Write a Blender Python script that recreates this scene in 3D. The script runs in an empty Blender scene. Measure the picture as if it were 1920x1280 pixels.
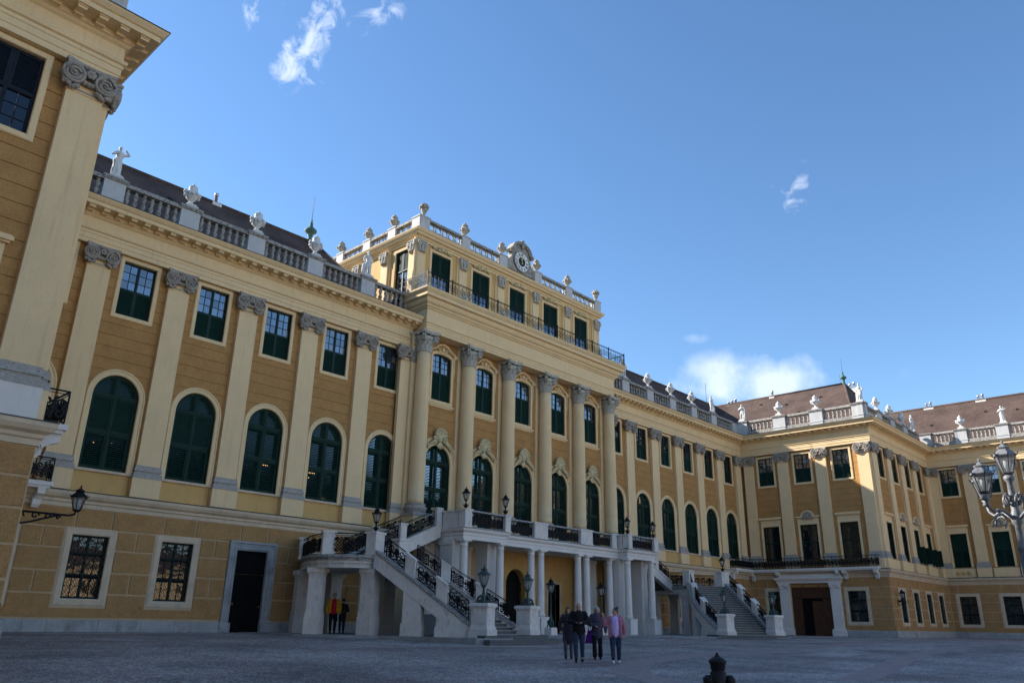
import bpy, bmesh, math, random
from math import sin, cos, pi, radians, sqrt, atan2
from mathutils import Vector, Matrix, geometry
random.seed(7)
SC = bpy.context.scene
COL = SC.collection
# ------------------------------------------------------------------ camera, sky, sun, exposure
CAMZ = 0.678
YAW, PITCH, ROLL = radians(47.022), radians(19.768), radians(1.044)
fw = Vector((sin(YAW)*cos(PITCH), cos(YAW)*cos(PITCH), sin(PITCH)))
r0 = Vector((cos(YAW), -sin(YAW), 0)); u0 = r0.cross(fw)
rt = r0*cos(ROLL)+u0*sin(ROLL); up = u0*cos(ROLL)-r0*sin(ROLL)
cd = bpy.data.cameras.new('camera'); cam = bpy.data.objects.new('camera', cd); COL.objects.link(cam)
cd.sensor_width = 36; cd.lens = 1461.35/1920*36; cd.clip_start = 0.1; cd.clip_end = 6000
cam.matrix_world = Matrix(((rt.x, up.x, -fw.x, 0), (rt.y, up.y, -fw.y, 0), (rt.z, up.z, -fw.z, CAMZ), (0, 0, 0, 1)))
SC.camera = cam
SUN = Vector((-0.45, 1.0, 0.664)).normalized()
sd = bpy.data.lights.new('sun', 'SUN'); sun = bpy.data.objects.new('sun', sd); COL.objects.link(sun)
sd.energy = 2.6; sd.angle = radians(0.53); sd.color = (1.0, 0.96, 0.91)
sun.rotation_euler = SUN.to_track_quat('Z', 'Y').to_euler()
SC.view_settings.view_transform = 'Standard'; SC.view_settings.look = 'None'
SC.view_settings.exposure = 2.05; SC.view_settings.gamma = 1.0
SC.view_settings.use_curve_mapping = False
SKY_STRENGTH = 0.066
SC.cycles.max_bounces = 6; SC.cycles.diffuse_bounces = 3; SC.cycles.glossy_bounces = 3; SC.cycles.transparent_max_bounces = 8

def ray(x, y):            # direction towards a point of the sky
    return (fw + rt*((x-960)/1461.35) + up*((640-y)/1461.35)).normalized()

world = bpy.data.worlds.new('World'); SC.world = world; world.use_nodes = True
def make_world():
    nt = world.node_tree; N = nt.nodes; L = nt.links; N.clear()
    out = N.new('ShaderNodeOutputWorld'); bg = N.new('ShaderNodeBackground'); bg.inputs[1].default_value = SKY_STRENGTH
    sky = N.new('ShaderNodeTexSky'); sky.sky_type = 'NISHITA'; sky.sun_disc = False
    sky.sun_elevation = math.asin(SUN.z); sky.sun_rotation = atan2(SUN.x, SUN.y)
    sky.altitude = 200; sky.air_density = 1.0; sky.dust_density = 0.1; sky.ozone_density = 2.6
    tc = N.new('ShaderNodeTexCoord')
    def math_(op, a, b=None, clamp=False):
        m = N.new('ShaderNodeMath'); m.operation = op; m.use_clamp = clamp
        for i, q in enumerate((a, b)):
            if q is None: continue
            if isinstance(q, (int, float)): m.inputs[i].default_value = q
            else: L.new(q, m.inputs[i])
        return m.outputs[0]
    def dot(vec):
        m = N.new('ShaderNodeVectorMath'); m.operation = 'DOT_PRODUCT'
        L.new(tc.outputs['Generated'], m.inputs[0]); m.inputs[1].default_value = vec
        return m.outputs['Value']
    nz = N.new('ShaderNodeTexNoise'); nz.inputs['Scale'].default_value = 34; nz.inputs['Detail'].default_value = 7
    nz.inputs['Roughness'].default_value = 0.62; nz.inputs['Distortion'].default_value = 0.6
    L.new(tc.outputs['Generated'], nz.inputs['Vector'])
    # clouds: direction of the centre, long-axis angle (deg from right, up positive), half length, half width, density
    clouds = [(590, 62, 66, 80, 27, 1.25), (540, 118, 70, 36, 22, 1.15), (566, 150, -5, 28, 14, .62), (715, 26, 25, 52, 20, .72), (474, 14, 80, 40, 15, .75), (631, 34, 50, 22, 10, .8),
              (755, 12, 20, 22, 10, .5), (560, 0, 0, 34, 9, .5), (1487, 350, 75, 44, 36, .7), (1425, 708, 2, 175, 44, 1.0), (1370, 690, 8, 70, 34, .75), (1290, 728, 4, 90, 26, .8), (1500, 722, 0, 110, 30, .8), (1301, 634, 0, 26, 10, .5), (978, 333, 80, 16, 8, .4), (1385, 668, 0, 60, 18, .5)]
    tots = [None, None]
    for (x, y, ang, hl, hw, den) in clouds:
        c = ray(x, y); a = radians(ang)
        t1 = (rt*cos(a)+up*sin(a)); t1 = (t1 - c*t1.dot(c)).normalized(); t2 = c.cross(t1)
        k = 1461.35*max(0.25, c.dot(fw))
        u_ = math_('MULTIPLY', dot(t1), k/hl); v_ = math_('MULTIPLY', dot(t2), k/hw)
        d2 = math_('ADD', math_('MULTIPLY', u_, u_), math_('MULTIPLY', v_, v_))
        m = math_('MULTIPLY', math_('POWER', math_('SUBTRACT', 1.0, math_('MULTIPLY', d2, .55), True), 1.0), den)
        front = math_('GREATER_THAN', dot(c), 0.2)
        m = math_('MULTIPLY', m, front)
        i_ = 1 if y > 600 else 0
        tots[i_] = m if tots[i_] is None else math_('MAXIMUM', tots[i_], m)
    # density = mask with an edge eaten by noise: wisps high up, a soft bank low down
    nb = N.new('ShaderNodeTexNoise'); nb.inputs['Scale'].default_value = 9; nb.inputs['Detail'].default_value = 9; nb.inputs['Roughness'].default_value = .55; nb.inputs['Distortion'].default_value = .3
    L.new(tc.outputs['Generated'], nb.inputs['Vector'])
    dens = []
    for tot, nn, k, amp, off, mx_ in ((tots[0], nz, .95, 4.6, .54, .56), (tots[1], nb, 1.25, 5.2, .36, .6)):
        n1 = math_('MULTIPLY', math_('SUBTRACT', nn.outputs[0], 0.5), amp)
        d_ = math_('ADD', math_('MULTIPLY', tot, k), math_('SUBTRACT', n1, off))
        d_ = math_('MULTIPLY', d_, math_('MULTIPLY', tot, 1.4, True), True)
        dens.append(math_('MULTIPLY', d_, mx_, True))
    den = math_('MAXIMUM', dens[0], dens[1])
    mix = N.new('ShaderNodeMixRGB'); hs = N.new('ShaderNodeHueSaturation'); hs.inputs['Saturation'].default_value = 1.12; hs.inputs['Value'].default_value = .86; L.new(sky.outputs[0], hs.inputs['Color']); L.new(den, mix.inputs[0]); L.new(hs.outputs[0], mix.inputs[1])
    mix.inputs[2].default_value = (4.6, 4.9, 5.5, 1)
    L.new(mix.outputs[0], bg.inputs[0]); L.new(bg.outputs[0], out.inputs[0])
make_world()

# ------------------------------------------------------------------ materials
MT = {}
def mat(name, base, rough=0.8, var=0.12, scale=1.5, bump=0.0, bscale=40, spec=0.3, metal=0.0, grime=None, gamt=0.5, gscale=(1.2, 1.2, .35), gthr=.52, col2=None, bdist=.02, speck=0):
    m = bpy.data.materials.new(name); m.use_nodes = True; nt = m.node_tree; N = nt.nodes; L = nt.links
    p = N['Principled BSDF']; p.inputs['Roughness'].default_value = rough; p.inputs['Metallic'].default_value = metal
    p.inputs['Specular IOR Level'].default_value = spec
    g = N.new('ShaderNodeNewGeometry')
    n = N.new('ShaderNodeTexNoise'); n.inputs['Scale'].default_value = scale; n.inputs['Detail'].default_value = 6; n.inputs['Roughness'].default_value = .65
    L.new(g.outputs['Position'], n.inputs['Vector'])
    r = N.new('ShaderNodeMapRange'); r.inputs[1].default_value = .3; r.inputs[2].default_value = .7
    L.new(n.outputs[0], r.inputs[0])
    mx = N.new('ShaderNodeMixRGB'); L.new(r.outputs[0], mx.inputs[0])
    c2 = col2 or tuple(min(1, c*(1+var)) for c in base)
    mx.inputs[1].default_value = tuple(c*(1-var) for c in base)+(1,); mx.inputs[2].default_value = tuple(c2)+(1,)
    colo = mx.outputs[0]
    if speck:
        ns = N.new('ShaderNodeTexNoise'); ns.inputs['Scale'].default_value = 16; ns.inputs['Detail'].default_value = 6; ns.inputs['Roughness'].default_value = .85; L.new(g.outputs['Position'], ns.inputs['Vector'])
        rs = N.new('ShaderNodeMapRange'); rs.inputs[1].default_value = .35; rs.inputs[2].default_value = .65; rs.inputs[3].default_value = 1-speck; rs.inputs[4].default_value = 1+speck; L.new(ns.outputs[0], rs.inputs[0])
        ms = N.new('ShaderNodeMixRGB'); ms.blend_type = 'MULTIPLY'; ms.inputs[0].default_value = 1; L.new(colo, ms.inputs[1]); L.new(rs.outputs[0], ms.inputs[2]); colo = ms.outputs[0]
    if grime:
        mp = N.new('ShaderNodeMapping'); mp.inputs['Scale'].default_value = gscale; L.new(g.outputs['Position'], mp.inputs[0])
        n2 = N.new('ShaderNodeTexNoise'); n2.inputs['Scale'].default_value = 2.2; n2.inputs['Detail'].default_value = 8; n2.inputs['Roughness'].default_value = .7
        L.new(mp.outputs[0], n2.inputs['Vector'])
        r2 = N.new('ShaderNodeMapRange'); r2.inputs[1].default_value = gthr; r2.inputs[2].default_value = gthr+.16; r2.inputs[4].default_value = gamt; L.new(n2.outputs[0], r2.inputs[0])
        m2 = N.new('ShaderNodeMixRGB'); L.new(r2.outputs[0], m2.inputs[0]); L.new(colo, m2.inputs[1]); m2.inputs[2].default_value = tuple(grime)+(1,)
        colo = m2.outputs[0]
    L.new(colo, p.inputs['Base Color'])
    if bump:
        nb = N.new('ShaderNodeTexNoise'); nb.inputs['Scale'].default_value = bscale; nb.inputs['Detail'].default_value = 5; L.new(g.outputs['Position'], nb.inputs['Vector'])
        b = N.new('ShaderNodeBump'); b.inputs['Strength'].default_value = bump; b.inputs['Distance'].default_value = bdist
        L.new(nb.outputs[0], b.inputs['Height']); L.new(b.outputs[0], p.inputs['Normal'])
    MT[name] = m; return m
mat('cream', (.81, .58, .315), .85, .05, .8, .12, 60, speck=.05, grime=(.53, .36, .19), gamt=.42, gscale=(3.0, 3.0, .14), gthr=.54)
mat('cream_string', (.64, .49, .33), .85, .1, 1.2, .12, 60, grime=(.3, .27, .22), gamt=.45, gthr=.52)
mat('roughcast', (.46, .24, .082), .95, .12, 1.5, .9, 28, speck=.2, grime=(.30, .15, .055), gamt=.35, gthr=.55)
mat('roughcast_block', (.42, .23, .088), .95, .14, 1.5, .9, 22, speck=.28, grime=(.25, .14, .06), gamt=.35, gthr=.54)
mat('joint', (.35, .185, .065), .95, .15, 3.0)
mat('joint_light', (.56, .40, .235), .9, .1, 2)
mat('yellow', (.66, .40, .145), .85, .08, 1.2, .15, 60, grime=(.42, .26, .10), gamt=.3)
mat('stone', (.72, .655, .58), .8, .1, 2.0, .3, 25, grime=(.12, .115, .105), gamt=.6, gscale=(3.2, 3.2, 1.1), gthr=.55)
mat('stone_clean', (.75, .685, .615), .8, .05, 1.0, .15, 25, grime=(.4, .38, .35), gamt=.35, gscale=(2.5, 2.5, .6), gthr=.57)
mat('stone_rail', (.40, .385, .36), .85, .18, 6, .4, 25, grime=(.055, .055, .05), gamt=.8, gscale=(3.2, 3.2, 7), gthr=.47)
mat('base_stone', (.42, .375, .32), .85, .15, 8, .4, 25, grime=(.07, .068, .062), gamt=.7, gscale=(5, 5, 16), gthr=.5)
mat('plinth', (.38, .37, .35), .8, .22, 1.1, .4, 20, grime=(.17, .17, .16), gamt=.6, gscale=(.9, .9, .6), gthr=.52)
mat('balustrade', (.37, .335, .29), .85, .16, 5, .4, 25, grime=(.05, .045, .04), gamt=.8, gscale=(3, 3, 3), gthr=.48)
mat('die', (.52, .50, .475), .8, .08, 2.5, .2, 25, grime=(.3, .28, .25), gamt=.5, gthr=.55)
mat('statue', (.66, .63, .58), .75, .1, 5, .3, 30, grime=(.22, .19, .16), gamt=.6, gscale=(4, 4, 3), gthr=.56)
mat('urn', (.44, .38, .30), .8, .18, 6, .4, 30, grime=(.10, .085, .07), gamt=.75, gscale=(4, 4, 3), gthr=.48)
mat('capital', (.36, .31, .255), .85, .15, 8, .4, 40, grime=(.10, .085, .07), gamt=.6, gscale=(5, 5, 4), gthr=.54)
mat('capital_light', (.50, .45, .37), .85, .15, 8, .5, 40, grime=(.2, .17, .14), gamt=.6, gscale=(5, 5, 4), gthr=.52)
mat('ornament', (.60, .49, .28), .85, .12, 6, .3, 40, grime=(.36, .27, .14), gamt=.5, gscale=(5, 5, 4), gthr=.5)
mat('green', (.007, .029, .019), .6, .2, 2.5, .1, 60, spec=.18)
mat('green_sash', (.008, .030, .024), .55, .2, 4, spec=.2)
mat('iron', (.008, .008, .009), .6, .3, 6, spec=.2)
mat('iron_green', (.018, .040, .034), .5, .45, 7, .3, 40, spec=.5, col2=(.05, .10, .08))
mat('iron_grey', (.18, .185, .19), .5, .2, 7, .3, 40, spec=.5, grime=(.03, .03, .035), gamt=.8, gscale=(6, 6, 2), gthr=.55)
mat('copper', (.08, .16, .13), .7, .35, 6, .3, 30, grime=(.05, .06, .05), gamt=.6, gscale=(6, 6, 6))
mat('lead', (.06, .07, .065), .6, .25, 2, .2, 20)
mat('wood', (.085, .034, .016), .55, .3, 5, .2, 30, grime=(.02, .012, .008), gamt=.6, gscale=(6, 6, .5), gthr=.5)
mat('blind_navy', (.010, .014, .022), .6, .2, 4, spec=.2)
mat('door_dark', (.006, .006, .0065), .7, .3, 4, spec=.08)
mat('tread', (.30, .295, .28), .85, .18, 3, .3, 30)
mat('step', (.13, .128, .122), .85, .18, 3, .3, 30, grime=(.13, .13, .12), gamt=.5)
mat('metal_pipe', (.55, .55, .56), .35, .1, 6, metal=.9)
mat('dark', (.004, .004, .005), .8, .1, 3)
mat('black', (.012, .012, .014), .6, .2, 8)
mat('white', (.75, .75, .73), .6, .05, 5)
mat('gold', (.7, .48, .12), .35, .1, 5, metal=.8)
mat('wire', (.03, .03, .03), .6, .1, 5)

def glass_mat(name, base, gl, rough=.03):
    m = bpy.data.materials.new(name); m.use_nodes = True; N = m.node_tree.nodes; L = m.node_tree.links
    N.remove(N['Principled BSDF']); out = N['Material Output']
    d = N.new('ShaderNodeBsdfDiffuse'); d.inputs[0].default_value = base+(1,)
    g = N.new('ShaderNodeBsdfGlossy'); g.inputs['Roughness'].default_value = rough; g.inputs[0].default_value = (.95, .97, 1, 1)
    geo = N.new('ShaderNodeNewGeometry'); n = N.new('ShaderNodeTexNoise'); n.inputs['Scale'].default_value = 1.6; L.new(geo.outputs['Position'], n.inputs['Vector'])
    b = N.new('ShaderNodeBump'); b.inputs['Strength'].default_value = .25; b.inputs['Distance'].default_value = .02; L.new(n.outputs[0], b.inputs['Height']); L.new(b.outputs[0], g.inputs['Normal'])
    f = N.new('ShaderNodeFresnel'); f.inputs[0].default_value = 1.6
    a = N.new('ShaderNodeMath'); a.operation = 'MULTIPLY_ADD'; a.inputs[1].default_value = 1.0; a.inputs[2].default_value = gl; a.use_clamp = True; L.new(f.outputs[0], a.inputs[0])
    mx = N.new('ShaderNodeMixShader'); L.new(a.outputs[0], mx.inputs[0]); L.new(d.outputs[0], mx.inputs[1]); L.new(g.outputs[0], mx.inputs[2]); L.new(mx.outputs[0], out.inputs[0])
    MT[name] = m
glass_mat('glass', (.02, .024, .03), .2)
glass_mat('glass_curtain', (.16, .165, .175), .1)
glass_mat('glass_dusk', (.05, .055, .065), .12)
glass_mat('glass_mid', (.012, .014, .016), .02)
glass_mat('glass_dark', (.008, .009, .011), .0)
def lamp_glass():
    m = bpy.data.materials.new('lamp_glass'); m.use_nodes = True; N = m.node_tree.nodes; L = m.node_tree.links
    N.remove(N['Principled BSDF']); out = N['Material Output']
    d = N.new('ShaderNodeBsdfTranslucent'); d.inputs[0].default_value = (.55, .57, .56, 1)
    d2 = N.new('ShaderNodeBsdfDiffuse'); d2.inputs[0].default_value = (.42, .44, .43, 1)
    g = N.new('ShaderNodeBsdfGlossy'); g.inputs['Roughness'].default_value = .15
    t = N.new('ShaderNodeBsdfTransparent')
    a = N.new('ShaderNodeMixShader'); a.inputs[0].default_value = .5; L.new(d.outputs[0], a.inputs[1]); L.new(d2.outputs[0], a.inputs[2])
    b = N.new('ShaderNodeMixShader'); b.inputs[0].default_value = .12; L.new(a.outputs[0], b.inputs[1]); L.new(g.outputs[0], b.inputs[2])
    c = N.new('ShaderNodeMixShader'); c.inputs[0].default_value = .55; L.new(b.outputs[0], c.inputs[1]); L.new(t.outputs[0], c.inputs[2]); L.new(c.outputs[0], out.inputs[0])
    MT['lamp_glass'] = m
lamp_glass()
def emit_mat(name, col, s):
    m = bpy.data.materials.new(name); m.use_nodes = True; p = m.node_tree.nodes['Principled BSDF']
    p.inputs['Base Color'].default_value = col+(1,); p.inputs['Emission Color'].default_value = col+(1,); p.inputs['Emission Strength'].default_value = s; MT[name] = m
emit_mat('bulb', (1, .55, .2), 1.0)
def roof_mat():
    m = bpy.data.materials.new('roof_tile'); m.use_nodes = True; N = m.node_tree.nodes; L = m.node_tree.links; p = N['Principled BSDF']
    p.inputs['Roughness'].default_value = .85; p.inputs['Specular IOR Level'].default_value = .2
    geo = N.new('ShaderNodeNewGeometry'); sep = N.new('ShaderNodeSeparateXYZ'); L.new(geo.outputs['Position'], sep.inputs[0])
    ad = N.new('ShaderNodeMath'); ad.operation = 'ADD'; L.new(sep.outputs[0], ad.inputs[0]); L.new(sep.outputs[1], ad.inputs[1])
    cb = N.new('ShaderNodeCombineXYZ'); L.new(ad.outputs[0], cb.inputs[0]); L.new(sep.outputs[2], cb.inputs[1])
    br = N.new('ShaderNodeTexBrick'); br.inputs['Scale'].default_value = 1.0; br.inputs['Brick Width'].default_value = .2; br.inputs['Row Height'].default_value = .13; br.inputs['Mortar Size'].default_value = .012
    br.inputs['Color1'].default_value = (.095, .06, .046, 1); br.inputs['Color2'].default_value = (.135, .088, .068, 1); br.inputs['Mortar'].default_value = (.05, .032, .026, 1)
    L.new(cb.outputs[0], br.inputs['Vector'])
    n = N.new('ShaderNodeTexNoise'); n.inputs['Scale'].default_value = .5; n.inputs['Detail'].default_value = 6; L.new(geo.outputs['Position'], n.inputs['Vector'])
    mx = N.new('ShaderNodeMixRGB'); mx.blend_type = 'MULTIPLY'; mx.inputs[0].default_value = .5; L.new(br.outputs[0], mx.inputs[1])
    rp = N.new('ShaderNodeMapRange'); rp.inputs[1].default_value = .3; rp.inputs[2].default_value = .7; rp.inputs[3].default_value = .35; rp.inputs[4].default_value = 1.5; L.new(n.outputs[0], rp.inputs[0]); L.new(rp.outputs[0], mx.inputs[2])
    L.new(mx.outputs[0], p.inputs['Base Color'])
    b = N.new('ShaderNodeBump'); b.inputs['Strength'].default_value = .6; b.inputs['Distance'].default_value = .03; L.new(br.outputs['Fac'], b.inputs['Height']); b.invert = True; L.new(b.outputs[0], p.inputs['Normal'])
    MT['roof'] = m
roof_mat()
def cobble_mat():
    m = bpy.data.materials.new('cobbles'); m.use_nodes = True; N = m.node_tree.nodes; L = m.node_tree.links; p = N['Principled BSDF']
    p.inputs['Roughness'].default_value = .7; p.inputs['Specular IOR Level'].default_value = .35
    geo = N.new('ShaderNodeNewGeometry')
    v = N.new('ShaderNodeTexVoronoi'); v.inputs['Scale'].default_value = 10; v.feature = 'F1'; L.new(geo.outputs['Position'], v.inputs['Vector'])
    ve = N.new('ShaderNodeTexVoronoi'); ve.inputs['Scale'].default_value = 10; ve.feature = 'DISTANCE_TO_EDGE'; L.new(geo.outputs['Position'], ve.inputs['Vector'])
    n = N.new('ShaderNodeTexNoise'); n.inputs['Scale'].default_value = .22; n.inputs['Detail'].default_value = 7; n.inputs['Roughness'].default_value = .65; L.new(geo.outputs['Position'], n.inputs['Vector'])
    mp = N.new('ShaderNodeMapping'); mp.inputs['Scale'].default_value = (.25, 1.0, 1); mp.inputs['Rotation'].default_value = (0, 0, .5); L.new(geo.outputs['Position'], mp.inputs[0])
    n2 = N.new('ShaderNodeTexNoise'); n2.inputs['Scale'].default_value = .5; n2.inputs['Detail'].default_value = 5; L.new(mp.outputs[0], n2.inputs['Vector'])
    c1 = N.new('ShaderNodeValToRGB'); e = c1.color_ramp.elements; e[0].position = 0; e[0].color = (.30, .25, .225, 1); e[1].position = 1; e[1].color = (.60, .505, .445, 1)
    sep = N.new('ShaderNodeSeparateColor'); L.new(v.outputs['Color'], sep.inputs[0]); L.new(sep.outputs[0], c1.inputs[0])
    r1 = N.new('ShaderNodeMapRange'); r1.inputs[1].default_value = .32; r1.inputs[2].default_value = .68; r1.inputs[3].default_value = .5; r1.inputs[4].default_value = 1.35; L.new(n.outputs[0], r1.inputs[0])
    m1 = N.new('ShaderNodeMixRGB'); m1.blend_type = 'MULTIPLY'; m1.inputs[0].default_value = 1; L.new(c1.outputs[0], m1.inputs[1]); L.new(r1.outputs[0], m1.inputs[2])
    r2 = N.new('ShaderNodeMapRange'); r2.inputs[1].default_value = .56; r2.inputs[2].default_value = .66; r2.inputs[4].default_value = .7; L.new(n2.outputs[0], r2.inputs[0])
    m2 = N.new('ShaderNodeMixRGB'); L.new(r2.outputs[0], m2.inputs[0]); L.new(m1.outputs[0], m2.inputs[1]); m2.inputs[2].default_value = (.30, .20, .17, 1)
    r3 = N.new('ShaderNodeMapRange'); r3.inputs[1].default_value = 0; r3.inputs[2].default_value = .14; r3.inputs[3].default_value = .25; L.new(ve.outputs[0], r3.inputs[0])
    m3 = N.new('ShaderNodeMixRGB'); m3.blend_type = 'MULTIPLY'; m3.inputs[0].default_value = 1; L.new(m2.outputs[0], m3.inputs[1]); L.new(r3.outputs[0], m3.inputs[2])
    L.new(m3.outputs[0], p.inputs['Base Color'])
    b = N.new('ShaderNodeBump'); b.inputs['Strength'].default_value = .8; b.inputs['Distance'].default_value = .02; L.new(r3.outputs[0], b.inputs['Height']); L.new(b.outputs[0], p.inputs['Normal'])
    MT['cobble'] = m
cobble_mat()
mat('sett_band', (.34, .25, .22), .75, .3, 9, .6, 12, speck=.3, grime=(.12, .10, .1), gamt=.5, gscale=(1, 1, 1))
def cloth(name, base, rough=.85, quilt=0):
    m = mat(name, base, rough, .15, 12, .4, 60)
    if quilt:
        N = m.node_tree.nodes; L = m.node_tree.links; p = N['Principled BSDF']
        geo = N.new('ShaderNodeNewGeometry'); w = N.new('ShaderNodeTexWave'); w.bands_direction = 'Z'; w.inputs['Scale'].default_value = quilt; w.inputs['Distortion'].default_value = .6
        L.new(geo.outputs['Position'], w.inputs['Vector']); b = N.new('ShaderNodeBump'); b.inputs['Strength'].default_value = 1; b.inputs['Distance'].default_value = .03
        L.new(w.outputs[0], b.inputs['Height']); L.new(b.outputs[0], p.inputs['Normal'])
    return m

# ------------------------------------------------------------------ mesh helpers
class MB:
    def __init__(s): s.v = []; s.f = []; s.sm = []
    def add(s, vs, fs, smooth=False):
        o = len(s.v); s.v += [tuple(q) for q in vs]; s.f += [tuple(i+o for i in f) for f in fs]; s.sm += [smooth]*len(fs); return s
    def box(s, x0, x1, y0, y1, z0, z1, top=0):
        t = top
        return s.add([(x0, y0, z0), (x1, y0, z0), (x1, y1, z0), (x0, y1, z0), (x0+t, y0+t, z1), (x1-t, y0+t, z1), (x1-t, y1-t, z1), (x0+t, y1-t, z1)],
                     [(0, 3, 2, 1), (4, 5, 6, 7), (0, 1, 5, 4), (1, 2, 6, 5), (2, 3, 7, 6), (3, 0, 4, 7)])
    def prism(s, pts, y0, y1, back=True):      # polygon in x,z extruded along y
        n = len(pts); vs = [(x, y0, z) for x, z in pts]+[(x, y1, z) for x, z in pts]
        fs = [tuple(range(n))]+[(i, n+i, n+(i+1) % n, (i+1) % n) for i in range(n)]
        if back: fs.append(tuple(range(2*n-1, n-1, -1)))
        return s.add(vs, fs)
    def slab(s, pts, z0, z1):                  # polygon in x,y extruded in z
        n = len(pts); vs = [(x, y, z0) for x, y in pts]+[(x, y, z1) for x, y in pts]
        return s.add(vs, [tuple(range(n-1, -1, -1)), tuple(range(n, 2*n))]+[(i, (i+1) % n, n+(i+1) % n, n+i) for i in range(n)])
    def lathe(s, prof, n=16, c=(0, 0, 0), axis='z', sm=True, a0=0.0, sx=1, sy=1):
        vs = []
        for r, z in prof:
            for i in range(n):
                a = a0+2*pi*i/n; x, y = r*cos(a)*sx, r*sin(a)*sy
                vs.append((c[0]+x, c[1]+y, c[2]+z) if axis == 'z' else (c[0]+x, c[1]+z, c[2]+y))
        fs = []
        for j in range(len(prof)-1):
            for i in range(n): fs.append((j*n+i, j*n+(i+1) % n, (j+1)*n+(i+1) % n, (j+1)*n+i))
        s.add(vs, fs, sm)
        s.add([], []); o = len(s.v)-len(vs)
        s.f += [tuple(o+i for i in range(n-1, -1, -1)), tuple(o+(len(prof)-1)*n+i for i in range(n))]; s.sm += [False, False]
        return s
    def tube(s, pts, r, n=6, sm=True, flat=None):
        pts = [Vector(p) for p in pts]; m = len(pts); vs = []
        for i, p in enumerate(pts):
            t = (pts[min(i+1, m-1)]-pts[max(i-1, 0)])
            t = t.normalized() if t.length > 1e-9 else Vector((0, 0, 1))
            a = t.cross(Vector((0, 0, 1)));
            if a.length < .05: a = t.cross(Vector((0, 1, 0)))
            a.normalize(); b = t.cross(a)
            rr = r[i] if isinstance(r, (list, tuple)) else r
            for k in range(n):
                q = 2*pi*(k+.5)/n; vs.append(p+a*cos(q)*rr+b*sin(q)*rr)
        fs = [(i*n+k, i*n+(k+1) % n, (i+1)*n+(k+1) % n, (i+1)*n+k) for i in range(m-1) for k in range(n)]
        fs += [tuple(range(n-1, -1, -1)), tuple((m-1)*n+k for k in range(n))]
        return s.add(vs, fs, sm and n > 4)
    def cap(s, p1, r1, p2, r2, n=12):          # tapered capsule, closed
        p1, p2 = Vector(p1), Vector(p2); d = p2-p1; l = d.length
        if l < 1e-6: d = Vector((0, 0, 1)); l = 1e-6
        d = d/l; a = d.cross(Vector((.3, .9, .2))).normalized(); b = d.cross(a)
        rings = [(p1-d*r1, .02*r1)]+[(p1-d*r1*cos(q), r1*sin(q)) for q in (.5, 1.0)]+[(p1, r1), (p2, r2)]+[(p2+d*r2*cos(q), r2*sin(q)) for q in (1.0, .5)]+[(p2+d*r2, .02*r2)]
        vs = []
        for c, r in rings:
            for k in range(n): vs.append(c+a*cos(2*pi*k/n)*r+b*sin(2*pi*k/n)*r)
        m = len(rings)
        fs = [(i*n+k, i*n+(k+1) % n, (i+1)*n+(k+1) % n, (i+1)*n+k) for i in range(m-1) for k in range(n)]+[tuple(range(n-1, -1, -1)), tuple((m-1)*n+k for k in range(n))]
        return s.add(vs, fs, True)
    def chain(s, *pr):                          # capsules through (point, radius) pairs
        for (p, r), (q, t) in zip(pr, pr[1:]): s.cap(p, r, q, t)
        return s
    def ell(s, c, r, n=12, m=8, rot=None):
        vs = []; c = Vector(c)
        for j in range(1, m):
            t = pi*j/m
            for k in range(n):
                q = Vector((r[0]*sin(t)*cos(2*pi*k/n), r[1]*sin(t)*sin(2*pi*k/n), -r[2]*cos(t)))
                vs.append(c+(rot @ q if rot else q))
        vs += [c+(rot @ Vector((0, 0, -r[2])) if rot else Vector((0, 0, -r[2]))), c+(rot @ Vector((0, 0, r[2])) if rot else Vector((0, 0, r[2])))]
        fs = [(j*n+k, j*n+(k+1) % n, (j+1)*n+(k+1) % n, (j+1)*n+k) for j in range(m-2) for k in range(n)]
        b, t = len(vs)-2, len(vs)-1
        fs += [(b, (k+1) % n, k) for k in range(n)]+[(t, (m-2)*n+k, (m-2)*n+(k+1) % n) for k in range(n)]
        return s.add(vs, fs, True)
    def frame(s, path, prof, closed=False):    # path in x,z ; profile (outward offset w, y); sweeps a moulding round an opening
        n = len(path); vs = []; cx = sum(p[0] for p in path)/n; cz = sum(p[1] for p in path)/n
        for i in range(n):
            a = Vector(path[i-1]) if (i > 0 or closed) else None; b = Vector(path[i]); c = Vector(path[(i+1) % n]) if (i < n-1 or closed) else None
            ns = []
            for p, q in ((a, b), (b, c)):
                if p is None or q is None: continue
                t = (q-p); 
                if t.length > 1e-9: t.normalize(); ns.append(Vector((-t.y, t.x)))
            m = sum(ns, Vector((0, 0))); m.normalize(); m = m/max(.3, m.dot(ns[0]))
            for w, y in prof: vs.append((b.x+m.x*w, y, b.y+m.y*w))
        k = len(prof); fs = []
        for i in range(n if closed else n-1):
            j = (i+1) % n
            for q in range(k-1): fs.append((i*k+q, i*k+q+1, j*k+q+1, j*k+q))
        if not closed: fs += [tuple(range(k)), tuple((n-1)*k+q for q in range(k-1, -1, -1))]
        return s.add(vs, fs)
    def sweep(s, path, prof, i0=0, i1=None, caps=False):   # path in plan; profile (d to the right of travel, z)
        n = len(path); i1 = n-1 if i1 is None else i1; vs = []
        for i in range(i0, i1+1):
            ns = []
            for j in (i-1, i):
                if 0 <= j < n-1:
                    t = Vector(path[j+1])-Vector(path[j]); t.normalize(); ns.append(Vector((t.y, -t.x)))
            m = sum(ns, Vector((0, 0))); m.normalize(); m = m/max(.3, m.dot(ns[0]))
            for d, z in prof: vs.append((path[i][0]+m.x*d, path[i][1]+m.y*d, z))
        k = len(prof); c = i1-i0+1
        fs = [(i*k+q, (i+1)*k+q, (i+1)*k+q+1, i*k+q+1) for i in range(c-1) for q in range(k-1)]
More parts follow.
